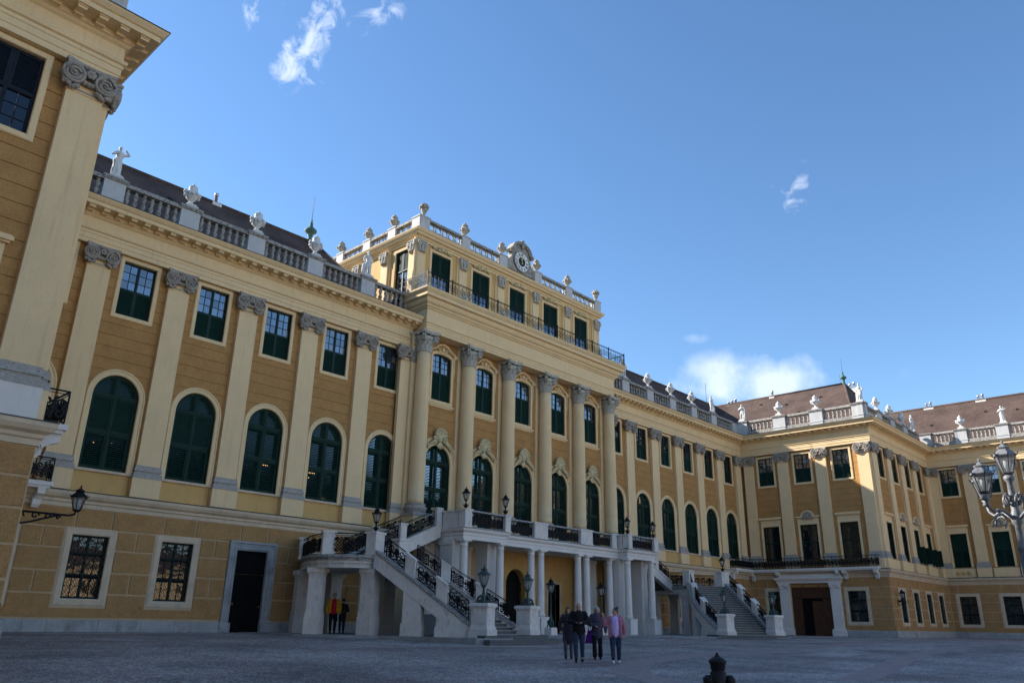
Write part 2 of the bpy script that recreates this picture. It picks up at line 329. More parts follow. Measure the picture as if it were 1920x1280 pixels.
        if caps: fs += [tuple(range(k)), tuple((c-1)*k+q for q in range(k-1, -1, -1))]
        return s.add(vs, fs)
    def plate(s, outer, holes, y, depth):       # wall sheet with openings and reveals
        polys = [[Vector((x, 0, z)) for x, z in outer]]+[[Vector((x, 0, z)) for x, z in h] for h in holes]
        flat = [p for q in polys for p in q]
        tr = geometry.tessellate_polygon(polys)
        s.add([(p.x, y, p.z) for p in flat], [tuple(t) for t in tr])
        for h in holes:
            n = len(h); s.add([(x, y, z) for x, z in h]+[(x, y+depth, z) for x, z in h], [(i, (i+1) % n, n+(i+1) % n, n+i) for i in range(n)])
        return s
    def xf(s, M):
        s.v = [tuple(M @ Vector(p)) for p in s.v]; return s
    def mesh(s, name):
        me = bpy.data.meshes.new(name); me.from_pydata(s.v, [], s.f); me.polygons.foreach_set('use_smooth', s.sm); me.update(); return me

def fuse(mb, name, voxel, smooth=3, dec=None):   # union of overlapping closed shapes into one continuous surface
    me = mb.mesh(name+'_raw'); o = bpy.data.objects.new('tmp', me); COL.objects.link(o)
    r = o.modifiers.new('r', 'REMESH'); r.mode = 'VOXEL'; r.voxel_size = voxel; r.use_smooth_shade = True
    if smooth: q = o.modifiers.new('s', 'SMOOTH'); q.iterations = smooth; q.factor = .5
    if dec: d = o.modifiers.new('d', 'DECIMATE'); d.ratio = dec
    bpy.context.view_layer.update(); dg = bpy.context.evaluated_depsgraph_get()
    out = bpy.data.meshes.new_from_object(o.evaluated_get(dg)); out.name = name
    bpy.data.objects.remove(o); bpy.data.meshes.remove(me); return out

W = {}
def T(x, y, z=0, r=0, s=1): return Matrix.Translation((x, y, z)) @ Matrix.Rotation(r, 4, 'Z') @ Matrix.Scale(s, 4)
I4 = Matrix.Identity(4)
def put(name, data, material=None, parent=None, M=None):
    """link one object; M is its world placement (defaults to the parent's)"""
    if isinstance(data, MB): data = data.mesh(name)
    o = bpy.data.objects.new(name, data); COL.objects.link(o)
    if data is not None and material is not None and not data.materials: data.materials.append(MT[material])
    M = M if M is not None else (W[parent] if parent else I4)
    W[o] = M
    if parent: o.parent = parent; o.matrix_basis = W[parent].inverted() @ M
    else: o.matrix_basis = M
    return o
def thing(name, label, cat, M=I4, group=None, data=None, material=None):
    o = put(name, data, material, None, M); o['label'] = label; o['category'] = cat
    if group: o['group'] = group
    return o
def struct(name, data, material): o = put(name, data, material); o['kind'] = 'structure'; return o
_cache = {}
def cached(key, fn):
    if key not in _cache: _cache[key] = fn()
    return _cache[key]
# ------------------------------------------------------------------ the palace: dimensions
XC, AA = 39.315, 33.193
XL, XR = XC-AA, XC+AA            # court faces of the two wings
YM, YS = 36.0, 23.46             # main front, front of the wings' first step
XW = 89.2                        # court face of the far right wing
BAY = 3.741
PIL = [XC-13.556-(5-k)*BAY for k in range(0, 6)]          # pilasters left of the middle block (0 = corner)
PIR = [2*XC-x for x in PIL[::-1]]
Z_ST, Z_SB, Z_PED, Z_STR, Z_ARC = 15.64, 6.97, 6.4, 5.55, 16.5
class Fr:
    def __init__(s, ox, oy, rot): s.ox, s.oy, s.rot = ox, oy, rot
    def M(s, u=0, y=0, z=0): return T(s.ox, s.oy, 0, s.rot) @ Matrix.Translation((u, y, z))
F_MAIN = Fr(0, YM, 0); F_STEP = Fr(0, YS, 0); F_RW = Fr(XR, YM, -pi/2); F_W2 = Fr(XW, YS, -pi/2); F_LW = Fr(XL, YS, pi/2)

def ground_z(x, y):
    t = min(1, max(0, (x-30)/35.0)); f = 1-(t*t*(3-2*t))
    d = 32-y
    if d <= 0: return 0.0
    d = min(d, 45)
    return -0.0305*d*f

def build_ground():
    xs = [-1500, -600, -250, -120, -60, -30]+[-15+3*i for i in range(0, 46)]+[140, 200, 400, 900, 1800]
    ys = [-1600, -700, -300, -150, -80, -45, -30]+[-20+2*i for i in range(0, 32)]+[60, 100, 250, 800, 1800]
    vs = [(x, y, ground_z(x, y)) for y in ys for x in xs]; n = len(xs)
    fs = [(j*n+i, j*n+i+1, (j+1)*n+i+1, (j+1)*n+i) for j in range(len(ys)-1) for i in range(n-1)]
    struct('courtyard_ground', MB().add(vs, fs, True), 'cobble')
    # bands of darker reddish setts let into the paving
    for pts, w in (([(14, 1), (16.5, 9.5), (19, 13.2), (23, 15.6), (30, 17.5)], .55), ([(30, 17.5), (45, 18.2), (60, 17.6), (88, 16.2)], .6), ([(24, 9), (40, 12.5), (60, 13.5), (88, 12.8)], .5), ([(38, 18.1), (42, 22), (46, 24)], .4)):
        P = []
        for (a, b), (c, d) in zip(pts, pts[1:]):
            for i in range(12): P.append((a+(c-a)*i/12, b+(d-b)*i/12))
        P.append(pts[-1]); vs = []
        for i, (x, y) in enumerate(P):
            q = Vector(P[min(i+1, len(P)-1)])-Vector(P[max(i-1, 0)]); q.normalize()
            for s in (-1, 1): X, Y = x-q.y*s*w, y+q.x*s*w; vs.append((X, Y, ground_z(X, Y)+.006))
        struct('paving_band', MB().add(vs, [(2*i, 2*i+1, 2*i+3, 2*i+2) for i in range(len(P)-1)]), 'sett_band')
build_ground()

# ------------------------------------------------------------------ windows
def arch_pts(hw, z0, zs, n=16, stilt=0.0, rise=None):
    rise = rise or hw
    return [(-hw, z0), (-hw, zs)]+[(-hw*cos(pi*i/n), zs+rise*sin(pi*i/n)) for i in range(1, n)]+[(hw, zs), (hw, z0)]
def leaf(w, h, open_=False, sp=.085, solid=False):
    """louvred shutter leaf, lower left corner at 0,0"""
    mb = MB(); s = .07
    mb.box(0, s, 0, .05, 0, h).box(w-s, w, 0, .05, 0, h).box(s, w-s, 0, .05, 0, .09).box(s, w-s, 0, .05, h-.08, h)
    if solid:
        mb.box(s, w-s, .015, .045, .09, h-.08); return mb
    if not open_: mb.box(s, w-s, .056, .066, .05, h-.05)
    n = int((h-.17)/sp); dz = .062 if open_ else .072
    for i in range(n):
        z = .09+(i+.5)*(h-.17)/n; k = dz/2; q = .03 if open_ else .018
        mb.add([(s, .045-q-.012, z-k), (w-s, .045-q-.012, z-k), (w-s, .045, z+k), (s, .045, z+k), (s, .055-q-.012, z-k), (w-s, .055-q-.012, z-k), (w-s, .055, z+k), (s, .055, z+k)],
               [(0, 1, 2, 3), (4, 7, 6, 5), (0, 4, 5, 1), (3, 2, 6, 7)])
    return mb
def lunette(r, left):
    """quarter round louvred leaf: corner at the centre of the arch"""
    mb = MB(); n = 10; sg = -1 if left else 1
    arc = [(r*cos(pi/2*i/n), r*sin(pi/2*i/n)) for i in range(n+1)]; inn = [((r-.08)*cos(pi/2*i/n), (r-.08)*sin(pi/2*i/n)) for i in range(n+1)]
    vs = [(sg*x, y, z) for y in (0, .05) for x, z in arc]+[(sg*x, y, z) for y in (0, .05) for x, z in inn]; k = n+1
    fs = []
    for i in range(n): fs += [(i, i+1, 2*k+i+1, 2*k+i), (k+i, k+i+1, i+1, i)]
    mb.add(vs, fs)
    x0, x1 = (-.08, 0) if left else (0, .08)
    mb.box(x0, x1, 0, .05, 0, r); mb.box(min(0, sg*r), max(0, sg*r), .002, .048, 0, .09)
    m = int(r/.085)
    for i in range(1, m):
        z = i*r/m; xm = sqrt(max(0, (r-.05)**2-z*z))
        if xm < .12: continue
        a, b = sorted((sg*.05, sg*xm)); mb.add([(a, .02, z-.036), (b, .02, z-.036), (b, .045, z+.036), (a, .045, z+.036)], [(0, 1, 2, 3)])
    return mb
SUR = [(0, .3), (0, -.07), (.025, -.095), (.165, -.095), (.2, -.065), (.2, .01)]
SURA = [(0, .3), (0, -.06), (.04, -.09), (.17, -.09), (.19, -.12), (.25, -.12), (.28, -.07), (.28, .01)]

def win_upper(parent, M, w=1.52, h=2.63, split=.5, rise=0.0, sw='cream', gm='glass', rows=3):
    """sash panes above, louvred shutters below"""
    if rise: path = [(-w/2, 0), (-w/2, h-rise)]+[(-w/2*cos(pi*i/8), h-rise+rise*sin(pi*i/8)) for i in range(1, 8)]+[(w/2, h-rise), (w/2, 0)]
    else: path = [(-w/2, 0), (-w/2, h), (w/2, h), (w/2, 0)]
    key = ('U', w, h, split, rise, rows)
    sur = cached(key+('s', sw), lambda: MB().frame(path, SUR, True).mesh('window'))
    o = put('window', sur, sw, parent, M)
    zb = h*split; pw = (w-.10-.10)/4; ph = (h-zb-.07-(0 if not rise else .06))/rows
    def sash():
        mb = MB(); hh = h-(rise*.55)
        mb.box(-w/2, -w/2+.05, .1, .17, 0, h-rise*.9).box(w/2-.05, w/2, .1, .17, 0, h-rise*.9).box(-.05, .05, .09, .17, 0, h-.01)
        mb.box(-w/2, w/2, .095, .165, zb-.05, zb+.02)
        if rise: mb.prism([(-w/2, h-rise-.03)]+[p for p in path[1:-1]]+[(w/2, h-rise-.03)]+[((w/2-.04)*cos(pi*i/8), h-rise-.05+(rise-.03)*sin(pi*i/8)) for i in range(0, 9)], .1, .17)
        else: mb.box(-w/2, w/2, .1, .17, h-.05, h)
        for sx in (-1, 1):
            x0 = .05 if sx > 0 else -w/2+.05
            mb.box(x0+pw-.014, x0+pw+.014, .13, .165, zb, hh)
            for r in range(1, rows): mb.box(x0, x0+2*pw, .132, .163, zb+.02+r*ph-.014, zb+.02+r*ph+.014)
        return mb.mesh('sash')
    put('sash', cached(key+('h',), sash), 'green_sash', o)
    pane = cached(key+('p', gm), lambda: MB().box(0, pw, 0, .006, 0, ph).mesh('pane'))
    for sx in (-1, 1):
        x0 = .05 if sx > 0 else -w/2+.05
        for c in range(2):
            for r in range(rows):
                g2 = random.choices((gm, 'glass_dusk' if gm == 'glass' else 'glass_mid', 'glass_curtain'), (6, 2, 1.2 if r < rows-1 else .3))[0]
                put('pane', cached(key+('p', g2), lambda: MB().box(0, pw, 0, .006, 0, ph).mesh('pane')), g2, o, M @ Matrix.Translation((x0+c*pw, .15, zb+.02+r*ph)) @ Matrix.Rotation(random.uniform(-.02, .02), 4, 'X') @ Matrix.Rotation(random.uniform(-.015, .015), 4, 'Z'))
    lf = cached(key+('l',), lambda: leaf(w/2-.04, zb-.04, sp=.075).mesh('shutter'))
    for x in (-w/2+.02, .02): put('shutter', lf, 'green', o, M @ Matrix.Translation((x, .1, .01)))
    return o

def win_arch(parent, M, open_mid=True, hw=1.0, sw='cream', lower_open=True):
    """round-headed window with three tiers of louvred shutters; origin at the sill, springing 3.27 m up"""
    zs = 3.27; path = arch_pts(hw, 0, zs)
    o = put('window', cached(('A', hw, sw), lambda: MB().frame(path, SURA).mesh('window')), sw, parent, M)
    def sash():
        mb = MB(); mb.frame(arch_pts(hw-.07, 0, zs), [(0, .08), (.075, .08), (.075, .2), (0, .2)])
        mb.box(-.05, .05, .07, .2, 0, zs+hw-.02).box(-hw+.02, hw-.02, .06, .2, zs-.05, zs+.06).box(-hw+.02, hw-.02, .072, .2, 1.6, 1.69).box(-hw+.02, hw-.02, .072, .2, 0, .06)
        return mb.mesh('sash')
    put('sash', cached(('A', hw, 'sash'), sash), 'green', o)
    put('pane', cached(('A', hw, 'pane'), lambda: MB().prism(arch_pts(hw, 0, zs), .3, .31).mesh('pane')), 'glass_dark', o)
    lw = hw-.12
    for nm, z, h, op in (('low', .06, 1.54, lower_open), ('mid', 1.69, 1.53, open_mid)):
        m = cached(('A', hw, nm, op), lambda: leaf(lw, h, op, .088).mesh('shutter'))
        for x in (-hw+.07, .05): put('shutter', m, 'green', o, M @ Matrix.Translation((x, .1, z)))
    for lf in (True, False):
        m = cached(('A', hw, 'lun', lf), lambda: lunette(hw-.09, lf).mesh('lunette_shutter'))
        put('lunette_shutter', m, 'green', o, M @ Matrix.Translation((-.04 if lf else .04, .1, zs+.04)))
    return o

def win_ground(parent, M, w=1.46, h=2.5, lattice=True):
    path = [(-w/2, 0), (-w/2, h), (w/2, h), (w/2, 0)]
    pr = [(0, .3), (0, -.02), (.05, -.05), (.24, -.05), (.28, -.02), (.31, -.02), (.31, .05)]
    o = put('window', cached(('G', w, h), lambda: MB().frame(path, pr, True).mesh('window')), 'cream_string', parent, M)
    def sash():
        mb = MB()
        for x in (-w/2, -.05, w/2-.1): mb.box(x, x+.1, .16, .22, 0, h)
        for z in (0, h*.36, h*.70, h-.07): mb.box(-w/2, w/2, .158, .222, z, z+.08)
        for x in (-w/4, w/4): mb.box(x-.013, x+.013, .18, .21, 0, h)
        for z in (.19, .54, .87): mb.box(-w/2, w/2, .182, .208, h*z, h*z+.025)
        return mb.mesh('sash')
    put('sash', cached(('G', w, h, 'sash'), sash), 'green_sash', o)
    pn = cached(('G', w, h, 'pane'), lambda: MB().box(0, w/2-.1, 0, .008, 0, h/3-.1).mesh('pane'))
    for x in (-w/2+.08, .03):
        for z in (.06, h*.36+.06, h*.70+.03): put('pane', pn, 'glass_mid', o, M @ Matrix.Translation((x, .21, z)))
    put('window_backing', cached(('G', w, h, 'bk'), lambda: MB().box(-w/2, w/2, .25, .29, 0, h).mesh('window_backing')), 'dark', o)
    if lattice:
        def lat():
            mb = MB(); n = 7; st = w/n
            k = int(h/ (st*1.5))
            for sg in (1, -1):
                for i in range(-k-1, n+k+2):
                    # bars x = x0 + sg*z/1.5
                    x0 = -w/2+i*st; pts = []
                    za, zb = 0.0, h
                    # clip to the opening
                    lo = (-w/2-x0)*1.5*sg; hi = (w/2-x0)*1.5*sg
                    a, b = max(za, min(lo, hi)), min(zb, max(lo, hi))
                    if b-a < .05: continue
                    mb.tube([(x0+sg*a/1.5, .09+.012*sg, a), (x0+sg*b/1.5, .09+.012*sg, b)], .011, 4, False)
            return mb.mesh('lattice_grille')
        put('lattice_grille', cached(('G', w, h, 'lat'), lat), 'iron', o)
    return o

def win_mid(parent, M, kind='glass', w=1.6, h=3.15, hood='flat', rail=True):
    """tall first-floor window of the wings with panel and hood above"""
    path = [(-w/2, 0), (-w/2, h), (w/2, h), (w/2, 0)]
    def sur():
        mb = MB().frame(path, SUR)
        mb.box(-w/2-.2, w/2+.2, -.05, .02, h+.2, h+.62)
        if hood == 'flat': mb.box(-w/2-.28, w/2+.28, -.16, .02, h+.62, h+.68).box(-w/2-.34, w/2+.34, -.24, .02, h+.68, h+.80).box(-w/2-.30, w/2+.30, -.18, .02, h+.80, h+.86)
        else:
            for sx in (-1, 1): mb.box(min(sx*.45, sx*(w/2+.32)), max(sx*.45, sx*(w/2+.32)), -.2, .02, h+.64, h+.78)
            arc = [(-.5*cos(pi*i/12), .66+.5*sin(pi*i/12)+h) for i in range(13)]
            mb.frame(arc, [(0, .02), (0, -.14), (.05, -.22), (.12, -.22), (.14, -.14), (.14, .02)])
            mb.prism(arc, -.08, .02)
        return mb.mesh('window')
    o = put('window', cached(('M', w, h, hood), sur), 'cream', parent, M)
    if hood != 'flat':
        put('cartouche', cached('minicart', lambda: minicart()), 'capital', o, M @ Matrix.Translation((0, -.16, h+.72)))
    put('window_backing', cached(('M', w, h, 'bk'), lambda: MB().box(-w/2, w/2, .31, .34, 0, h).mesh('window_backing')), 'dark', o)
    if kind == 'glass':
        def sash():
            mb = MB()
            for x in (-w/2, -.05, w/2-.08): mb.box(x, x+.09, .12, .2, 0, h)
            for z in (0, h*.5, h-.08): mb.box(-w/2, w/2, .118, .202, z, z+.09)
            return mb.mesh('sash')
        put('sash', cached(('M', w, h, 'sash'), sash), 'green_sash', o)
        pn = cached(('M', w, h, 'pane'), lambda: MB().box(0, w/2-.1, 0, .008, 0, h/2-.1).mesh('pane'))
        for x in (-w/2+.08, .03):
            for z in (.08, h*.5+.08): put('pane', pn, 'glass_dark', o, M @ Matrix.Translation((x, .17, z)))
    else:
        up_ = cached(('M', w, h, 'lu'), lambda: leaf(w/2-.02, h*.5, False).mesh('shutter')); lo = cached(('M', w, h, 'lo'), lambda: leaf(w/2-.02, h*.5, True).mesh('shutter'))
        put('pane', cached(('M', w, h, 'bp'), lambda: MB().box(-w/2, w/2, .3, .31, 0, h).mesh('pane')), 'glass_dark', o)
        for x in (-w/2+.01, .01):
            put('shutter', lo, 'green', o, M @ Matrix.Translation((x, .1, 0))); put('shutter', up_, 'green', o, M @ Matrix.Translation((x, .1, h*.5)))
    return o

# ------------------------------------------------------------------ ornaments
def spiral(cx, cz, r, turns, y, sg=1, a0=0.0, n=22, r1=.12):
    return [(cx+sg*(r*(1-(1-r1)*i/n))*cos(a0+2*pi*turns*i/n), y, cz+(r*(1-(1-r1)*i/n))*sin(a0+2*pi*turns*i/n)) for i in range(n+1)]
def ionic():
    """pilaster capital, origin at the middle of the shaft top; pilaster face at y=-.24"""
    mb = MB(); f = -.24; W_ = .62
    mb.box(-.56, .56, f-.05, .05, -.05, .0)
    # cushion between the scrolls
    for i in range(9):
        t = i/8.0; x = -.46+.92*t; mb.ell((x, f-.1, .34-.10*sin(pi*t)), (.085, .11, .085), 8, 6)
    mb.box(-.5, .5, f-.05, .05, .44, .68)
    # abacus, curved in plan
    pts = [(-.70, f-.24), (-.35, f-.15), (0, f-.13), (.35, f-.15), (.70, f-.24), (.66, .05), (-.66, .05)]
    mb.slab(pts, .66, .76); mb.slab([(x*1.05, y*1.04 if y < 0 else y) for x, y in pts], .76, .86)
    for sx in (-1, 1):
        c = (sx*.46, .40)
        mb.lathe([(.02, -.24), (.25, -.24), (.27, -.29), (.325, -.29), (.34, -.22), (.31, .05)], 20, (c[0], f+.04, c[1]), 'y')
        mb.tube(spiral(c[0], c[1], .29, 2.0, f-.23, -sx, pi/2), [.05*(1-.45*i/22) for i in range(23)], 6)
        mb.ell((c[0], f-.25, c[1]), (.06, .06, .06), 8, 6)
        # drop of fruit and leaves under the scroll
        for i in range(6):
            t = i/5.0; mb.ell((sx*(.60-.32*t), f-.13-.03*sin(i*2.1), .08-.10*sin(pi*t)-.02), (.085, .085, .075), 8, 5)
        for i in range(3): mb.ell((sx*(.66), f-.1, .05+.12*i), (.07, .08, .09), 8, 5)
    for i in range(6): a = 2*pi*i/6; mb.ell((.09*cos(a), f-.2, .56+.09*sin(a)), (.075, .06, .075), 8, 5)
    mb.ell((0, f-.24, .56), (.06, .06, .06), 8, 5)
    for i in range(5): mb.ell((-.16+.08*i, f-.17, .74+.03*sin(pi*i/4)), (.06, .07, .06), 8, 5)
    return mb.mesh('capital')
def composite():
    """column capital, origin at the top of the shaft (radius .42), 1.28 high"""
    mb = MB(); mb.lathe([(.44, -.06), (.48, -.03), (.48, .02), (.42, .05), (.42, .5), (.46, .75), (.56, .95)], 20)
    for row, (z0, h, n, off) in enumerate(((.04, .42, 10, 0), (.24, .52, 10, .5))):
        for i in range(n):
            a = 2*pi*(i+off)/n; M = Matrix.Rotation(a, 3, 'Z'); vs = []
            prof = [(.43, 0, .11), (.455, .3, .13), (.48, .65, .125), (.56, .93, .10), (.63, 1.0, .07), (.645, .88, .03)]
            for r, t, hw in prof:
                for x in (-1, 0, 1): vs.append(M @ Vector((r+(.03 if x == 0 else 0), x*hw, z0+h*t)))
            fs = [(j*3+k, j*3+k+1, j*3+k+4, j*3+k+3) for j in range(5) for k in range(2)]
            mb.add(vs, fs, True)
    for i in range(4):
        a = pi/4+i*pi/2; ca, sa = cos(a), sin(a)
        sp = spiral(.66, .86, .25, 2.0, 0, 1, pi*.9, 18)
        for off in (-.05, .05):
            mb.tube([(x*ca-off*sa, x*sa+off*ca, z) for x, _, z in sp], [.065*(1-.4*j/18) for j in range(19)], 6)
        mb.ell((.66*ca, .66*sa, .86), (.13, .13, .13), 8, 6)
        mb.tube([(.3*ca, .3*sa, .55), (.45*ca, .45*sa, .8), (.6*ca, .6*sa, 1.05)], .07, 6)
        b = a+pi/4; mb.ell((.56*cos(b), .56*sin(b), 1.1), (.11, .11, .12), 8, 6)
    pl = []
    for i in range(4):
        a = pi/4+i*pi/2; b = a+pi/4
        pl += [(.92*cos(a-.06), .92*sin(a-.06)), (.92*cos(a+.06), .92*sin(a+.06)), (.60*cos(b-.35), .60*sin(b-.35)), (.54*cos(b), .54*sin(b)), (.60*cos(b+.35), .60*sin(b+.35))]
    mb.slab(pl, 1.08, 1.17); mb.slab([(x*1.06, y*1.06) for x, y in pl], 1.17, 1.28)
    return mb.mesh('capital')
def minicart():
    mb = MB()
    mb.ell((0, -.02, .05), (.2, .1, .2))
    for i in range(7): a = pi*i/6; mb.ell((.3*cos(a), -.02, .08+.26*sin(a)), (.1, .09, .1), 8, 6)
    for sx in (-1, 1):
        mb.tube(spiral(sx*.3, -.12, .14, 1.5, -.03, sx), .045, 6); mb.ell((sx*.45, 0, -.2), (.14, .06, .07), 8, 6)
    mb.ell((0, -.02, -.22), (.12, .08, .1), 8, 6)
    return mb.mesh('cartouche')
def shell_cart():
    """rocaille crest over an arch: origin at the arch crown"""
    mb = MB(); mb.ell((0, -.08, .35), (.22, .13, .28))
    for i in range(7):
        a = pi*(.05+.9*i/6); r = .42; mb.cap((.1*cos(a), -.08, .40+.1*sin(a)), .06, (r*cos(a)*.95, -.14, .46+r*sin(a)), .115, 8)
        mb.ell((r*cos(a), -.18, .48+r*sin(a)), (.115, .1, .115), 8, 6)
    for sx in (-1, 1):
        mb.tube(spiral(sx*.42, .20, .2, 1.7, -.12, sx, .6), [.07*(1-.5*j/22) for j in range(23)], 6)
        pts = [(sx*1.18*sin(t), -.1-.03*sin(6*t), 1.18*cos(t)-1.02) for t in [.3+.7*i/9 for i in range(10)]]
        mb.tube(pts, [.11*(1-.06*i)+.02*(i % 2) for i in range(10)], 7)
        for i in range(4): t = .38+.17*i; mb.ell((sx*1.24*sin(t), -.14, 1.26*cos(t)-1.02), (.1, .07, .075), 8, 6)
    for i in range(5): a = pi*(1.2+.15*i); mb.cap((0, -.08, .1), .05, (.3*cos(a), -.11, .02+.3*sin(a)), .06, 8)
    return mb.mesh('shell_ornament')
def garland():
    mb = MB()
    for i in range(15):
        t = i/14.0; x = -.85+1.7*t; mb.ell((x, -.05, .08*cos(3*pi*t)+.05*random.random()), (.07, .05, .06), 7, 5)
    for sx in (-1, 1): mb.tube(spiral(sx*.3, .08, .16, 1.4, -.06, sx), .04, 6); mb.tube(spiral(sx*.72, 0, .12, 1.4, -.06, -sx), .035, 6)
    mb.ell((0, -.06, .12), (.16, .08, .18)); return mb.mesh('garland')
def crown_hood():
    """curved moulded head of the middle windows, with leaf relief; origin at the top of the opening"""
    mb = MB(); pts = [(-1.12, -.12), (-1.05, .02), (-.85, .10), (-.6, .22), (-.35, .44), (0, .54), (.35, .44), (.6, .22), (.85, .10), (1.05, .02), (1.12, -.12)]
    mb.frame(pts, [(0, .02), (0, -.10), (.05, -.17), (.11, -.17), (.13, -.1), (.13, .02)])
    for sx in (-1, 1):
        mb.tube(spiral(sx*1.0, -.08, .13, 1.5, -.12, sx), .045, 6); mb.tube(spiral(sx*.28, .2, .13, 1.3, -.1, sx), .035, 6)
        mb.cap((sx*.2, -.09, .1), .06, (sx*.55, -.08, .06), .03, 8)
        mb.tube([(sx*.98, -.08, -.2), (sx*1.0, -.08, -.9), (sx*.97, -.08, -1.6)], [.07, .05, .03], 6)
    mb.ell((0, -.1, .26), (.13, .09, .15)); mb.ell((0, -.08, .06), (.2, .06, .07), 8, 6)
    return mb.mesh('window_hood')

def pilaster(parent, fr, u, w=1.04, d=.24, ped=True, cap=True, base_=True, z0=None, capm='capital', pedm='cream'):
    M = fr.M(u)
    zb = Z_SB if base_ else (z0 or Z_SB)
    sh = cached(('pil', w, d, zb), lambda: MB().box(-w/2, w/2, -d, .02, zb, Z_ST).box(-w/2-.03, w/2+.03, -d-.03, .02, Z_ST-.10, Z_ST-.05).box(-w/2+.03, w/2-.03, -d+.01, .02, Z_ST, Z_ST+.68).mesh('pilaster'))
    o = put('pilaster', sh, 'cream', parent, M)
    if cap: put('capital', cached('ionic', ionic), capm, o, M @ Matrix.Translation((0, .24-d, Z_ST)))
    if base_:
        def bs():
            mb = MB(); a = w/2
            mb.box(-a-.05, a+.05, -d-.05, .02, Z_SB-.10, Z_SB).box(-a-.10, a+.10, -d-.10, .02, Z_SB-.26, Z_SB-.10, .03).box(-a-.05, a+.05, -d-.05, .02, Z_SB-.34, Z_SB-.26).box(-a-.14, a+.14, -d-.14, .02, Z_PED, Z_SB-.34, .025)
            return mb.mesh('pilaster_base')
        put('pilaster_base', cached(('pb', w, d), bs), 'base_stone', o)
    if ped: put('pedestal', cached(('pp', w, d, pedm), lambda: MB().box(-w/2-.13, w/2+.13, -d-.12, .02, Z_STR, Z_PED).mesh('pedestal')), pedm, o)
    return o

def courses(parent, fr, a, b, holes, z0=6.62, z1=16.45, step=.545, single=True, mb=None):
    """horizontal roughcast courses between two pilasters; holes = [(centre, half-width function, zlow, zhigh)]"""
    z = z0
    while z < z1-.1:
        za, zb = z, min(z+step-.024, z1); z += step
        segs = [(a, b, None, None)]
        hs = [h for h in holes if h[2] < zb and h[3] > za]
        zs = [za+(zb-za)*i/4 for i in range(5)]
        out = []
        if not hs: out.append([(a, za), (b, za), (b, zb), (a, zb)])
        else:
            uc, fn, lo, hi = hs[0]
            if lo > za+.02:     # window begins inside this course: full-width strip below it
                out.append([(a, za), (b, za), (b, lo), (a, lo)]); zs = [lo+(zb-lo)*i/4 for i in range(5)]
            zt = None
            if hi < zb-.02 and fn(hi) > .3: zs = [zs[0]+(hi-zs[0])*i/4 for i in range(5)]; zt = hi
            out.append([(a, zs[0])]+[(uc-fn(q), q) for q in zs]+[(a, zs[-1])])
            out.append([(b, zs[0])]+[(b, zs[-1])]+[(uc+fn(q), q) for q in zs[::-1]])
            if zt: out.append([(a, zt), (b, zt), (b, zb), (a, zb)])
        for p in out:
            q = [p[0]]
            for r in p[1:]:
                if abs(r[0]-q[-1][0])+abs(r[1]-q[-1][1]) > 1e-4: q.append(r)
            if single: put('wall_course', MB().prism(q, -.03, 0, False), 'roughcast', parent, fr.M())
            else: mb.prism(q, -.03, 0, False)
def arch_hole(uc, r=1.2, sill=6.5, zs=9.82):
    def fn(z):
        if z <= zs: return r
        return sqrt(max(0, r*r-(z-zs)**2))
    return (uc, fn, sill-.2, zs+r)
def rect_hole(uc, hw, z0, z1): return (uc, lambda z: hw, z0, z1)

ROWS = [(.56, .90), (.90, 1.43), (1.51, 2.29), (2.37, 3.19), (3.27, 4.0), (4.08, 4.80)]
def rustic(parent, fr, u0, u1, ops, d=.3, mat_='roughcast_block', split=None):
    """ground-floor blocks; ops = [(centre, half width incl. surround, is_door)]"""
    def blk(a, b, z0, z1):
        if b-a < .12: return
        put('stone_block', MB().box(a, b, -d-.045, -d+.02, z0, z1, 0), mat_, parent, fr.M())
    edges = sorted(ops); g = .04
    for ri, (z0, z1) in enumerate(ROWS):
        if ri == 5:
            xs = [u0]
            for c, hw, dr in edges: xs += [c-.74, c+.74]
            xs.append(u1)
            for a, b in zip(xs, xs[1:]): blk(a+g, b-g, z0, z1)
            continue
        if ri == 0:
            xs = [(u0, None)]; cur = u0
            for c, hw, dr in edges:
                if dr: blk(cur+g, c-hw, z0, z1); cur = c+hw
            blk(cur, u1, z0, z1); continue
        cur = u0
        gaps = []
        for c, hw, dr in edges: gaps.append((cur, c-hw)); cur = c+hw
        gaps.append((cur, u1))
        for a, b in gaps:
            if b-a < .2: continue
            a2 = a+g; b2 = b-g
            n = 1 if ri in (1, 3) else 2
            if b-a > 3: n = max(n, int((b-a)/1.2))
            if b-a < .9: n = 1
            for i in range(n): blk(a2+(b2-a2)*i/n+(g if i else 0), a2+(b2-a2)*(i+1)/n-(g if i < n-1 else 0), z0, z1)

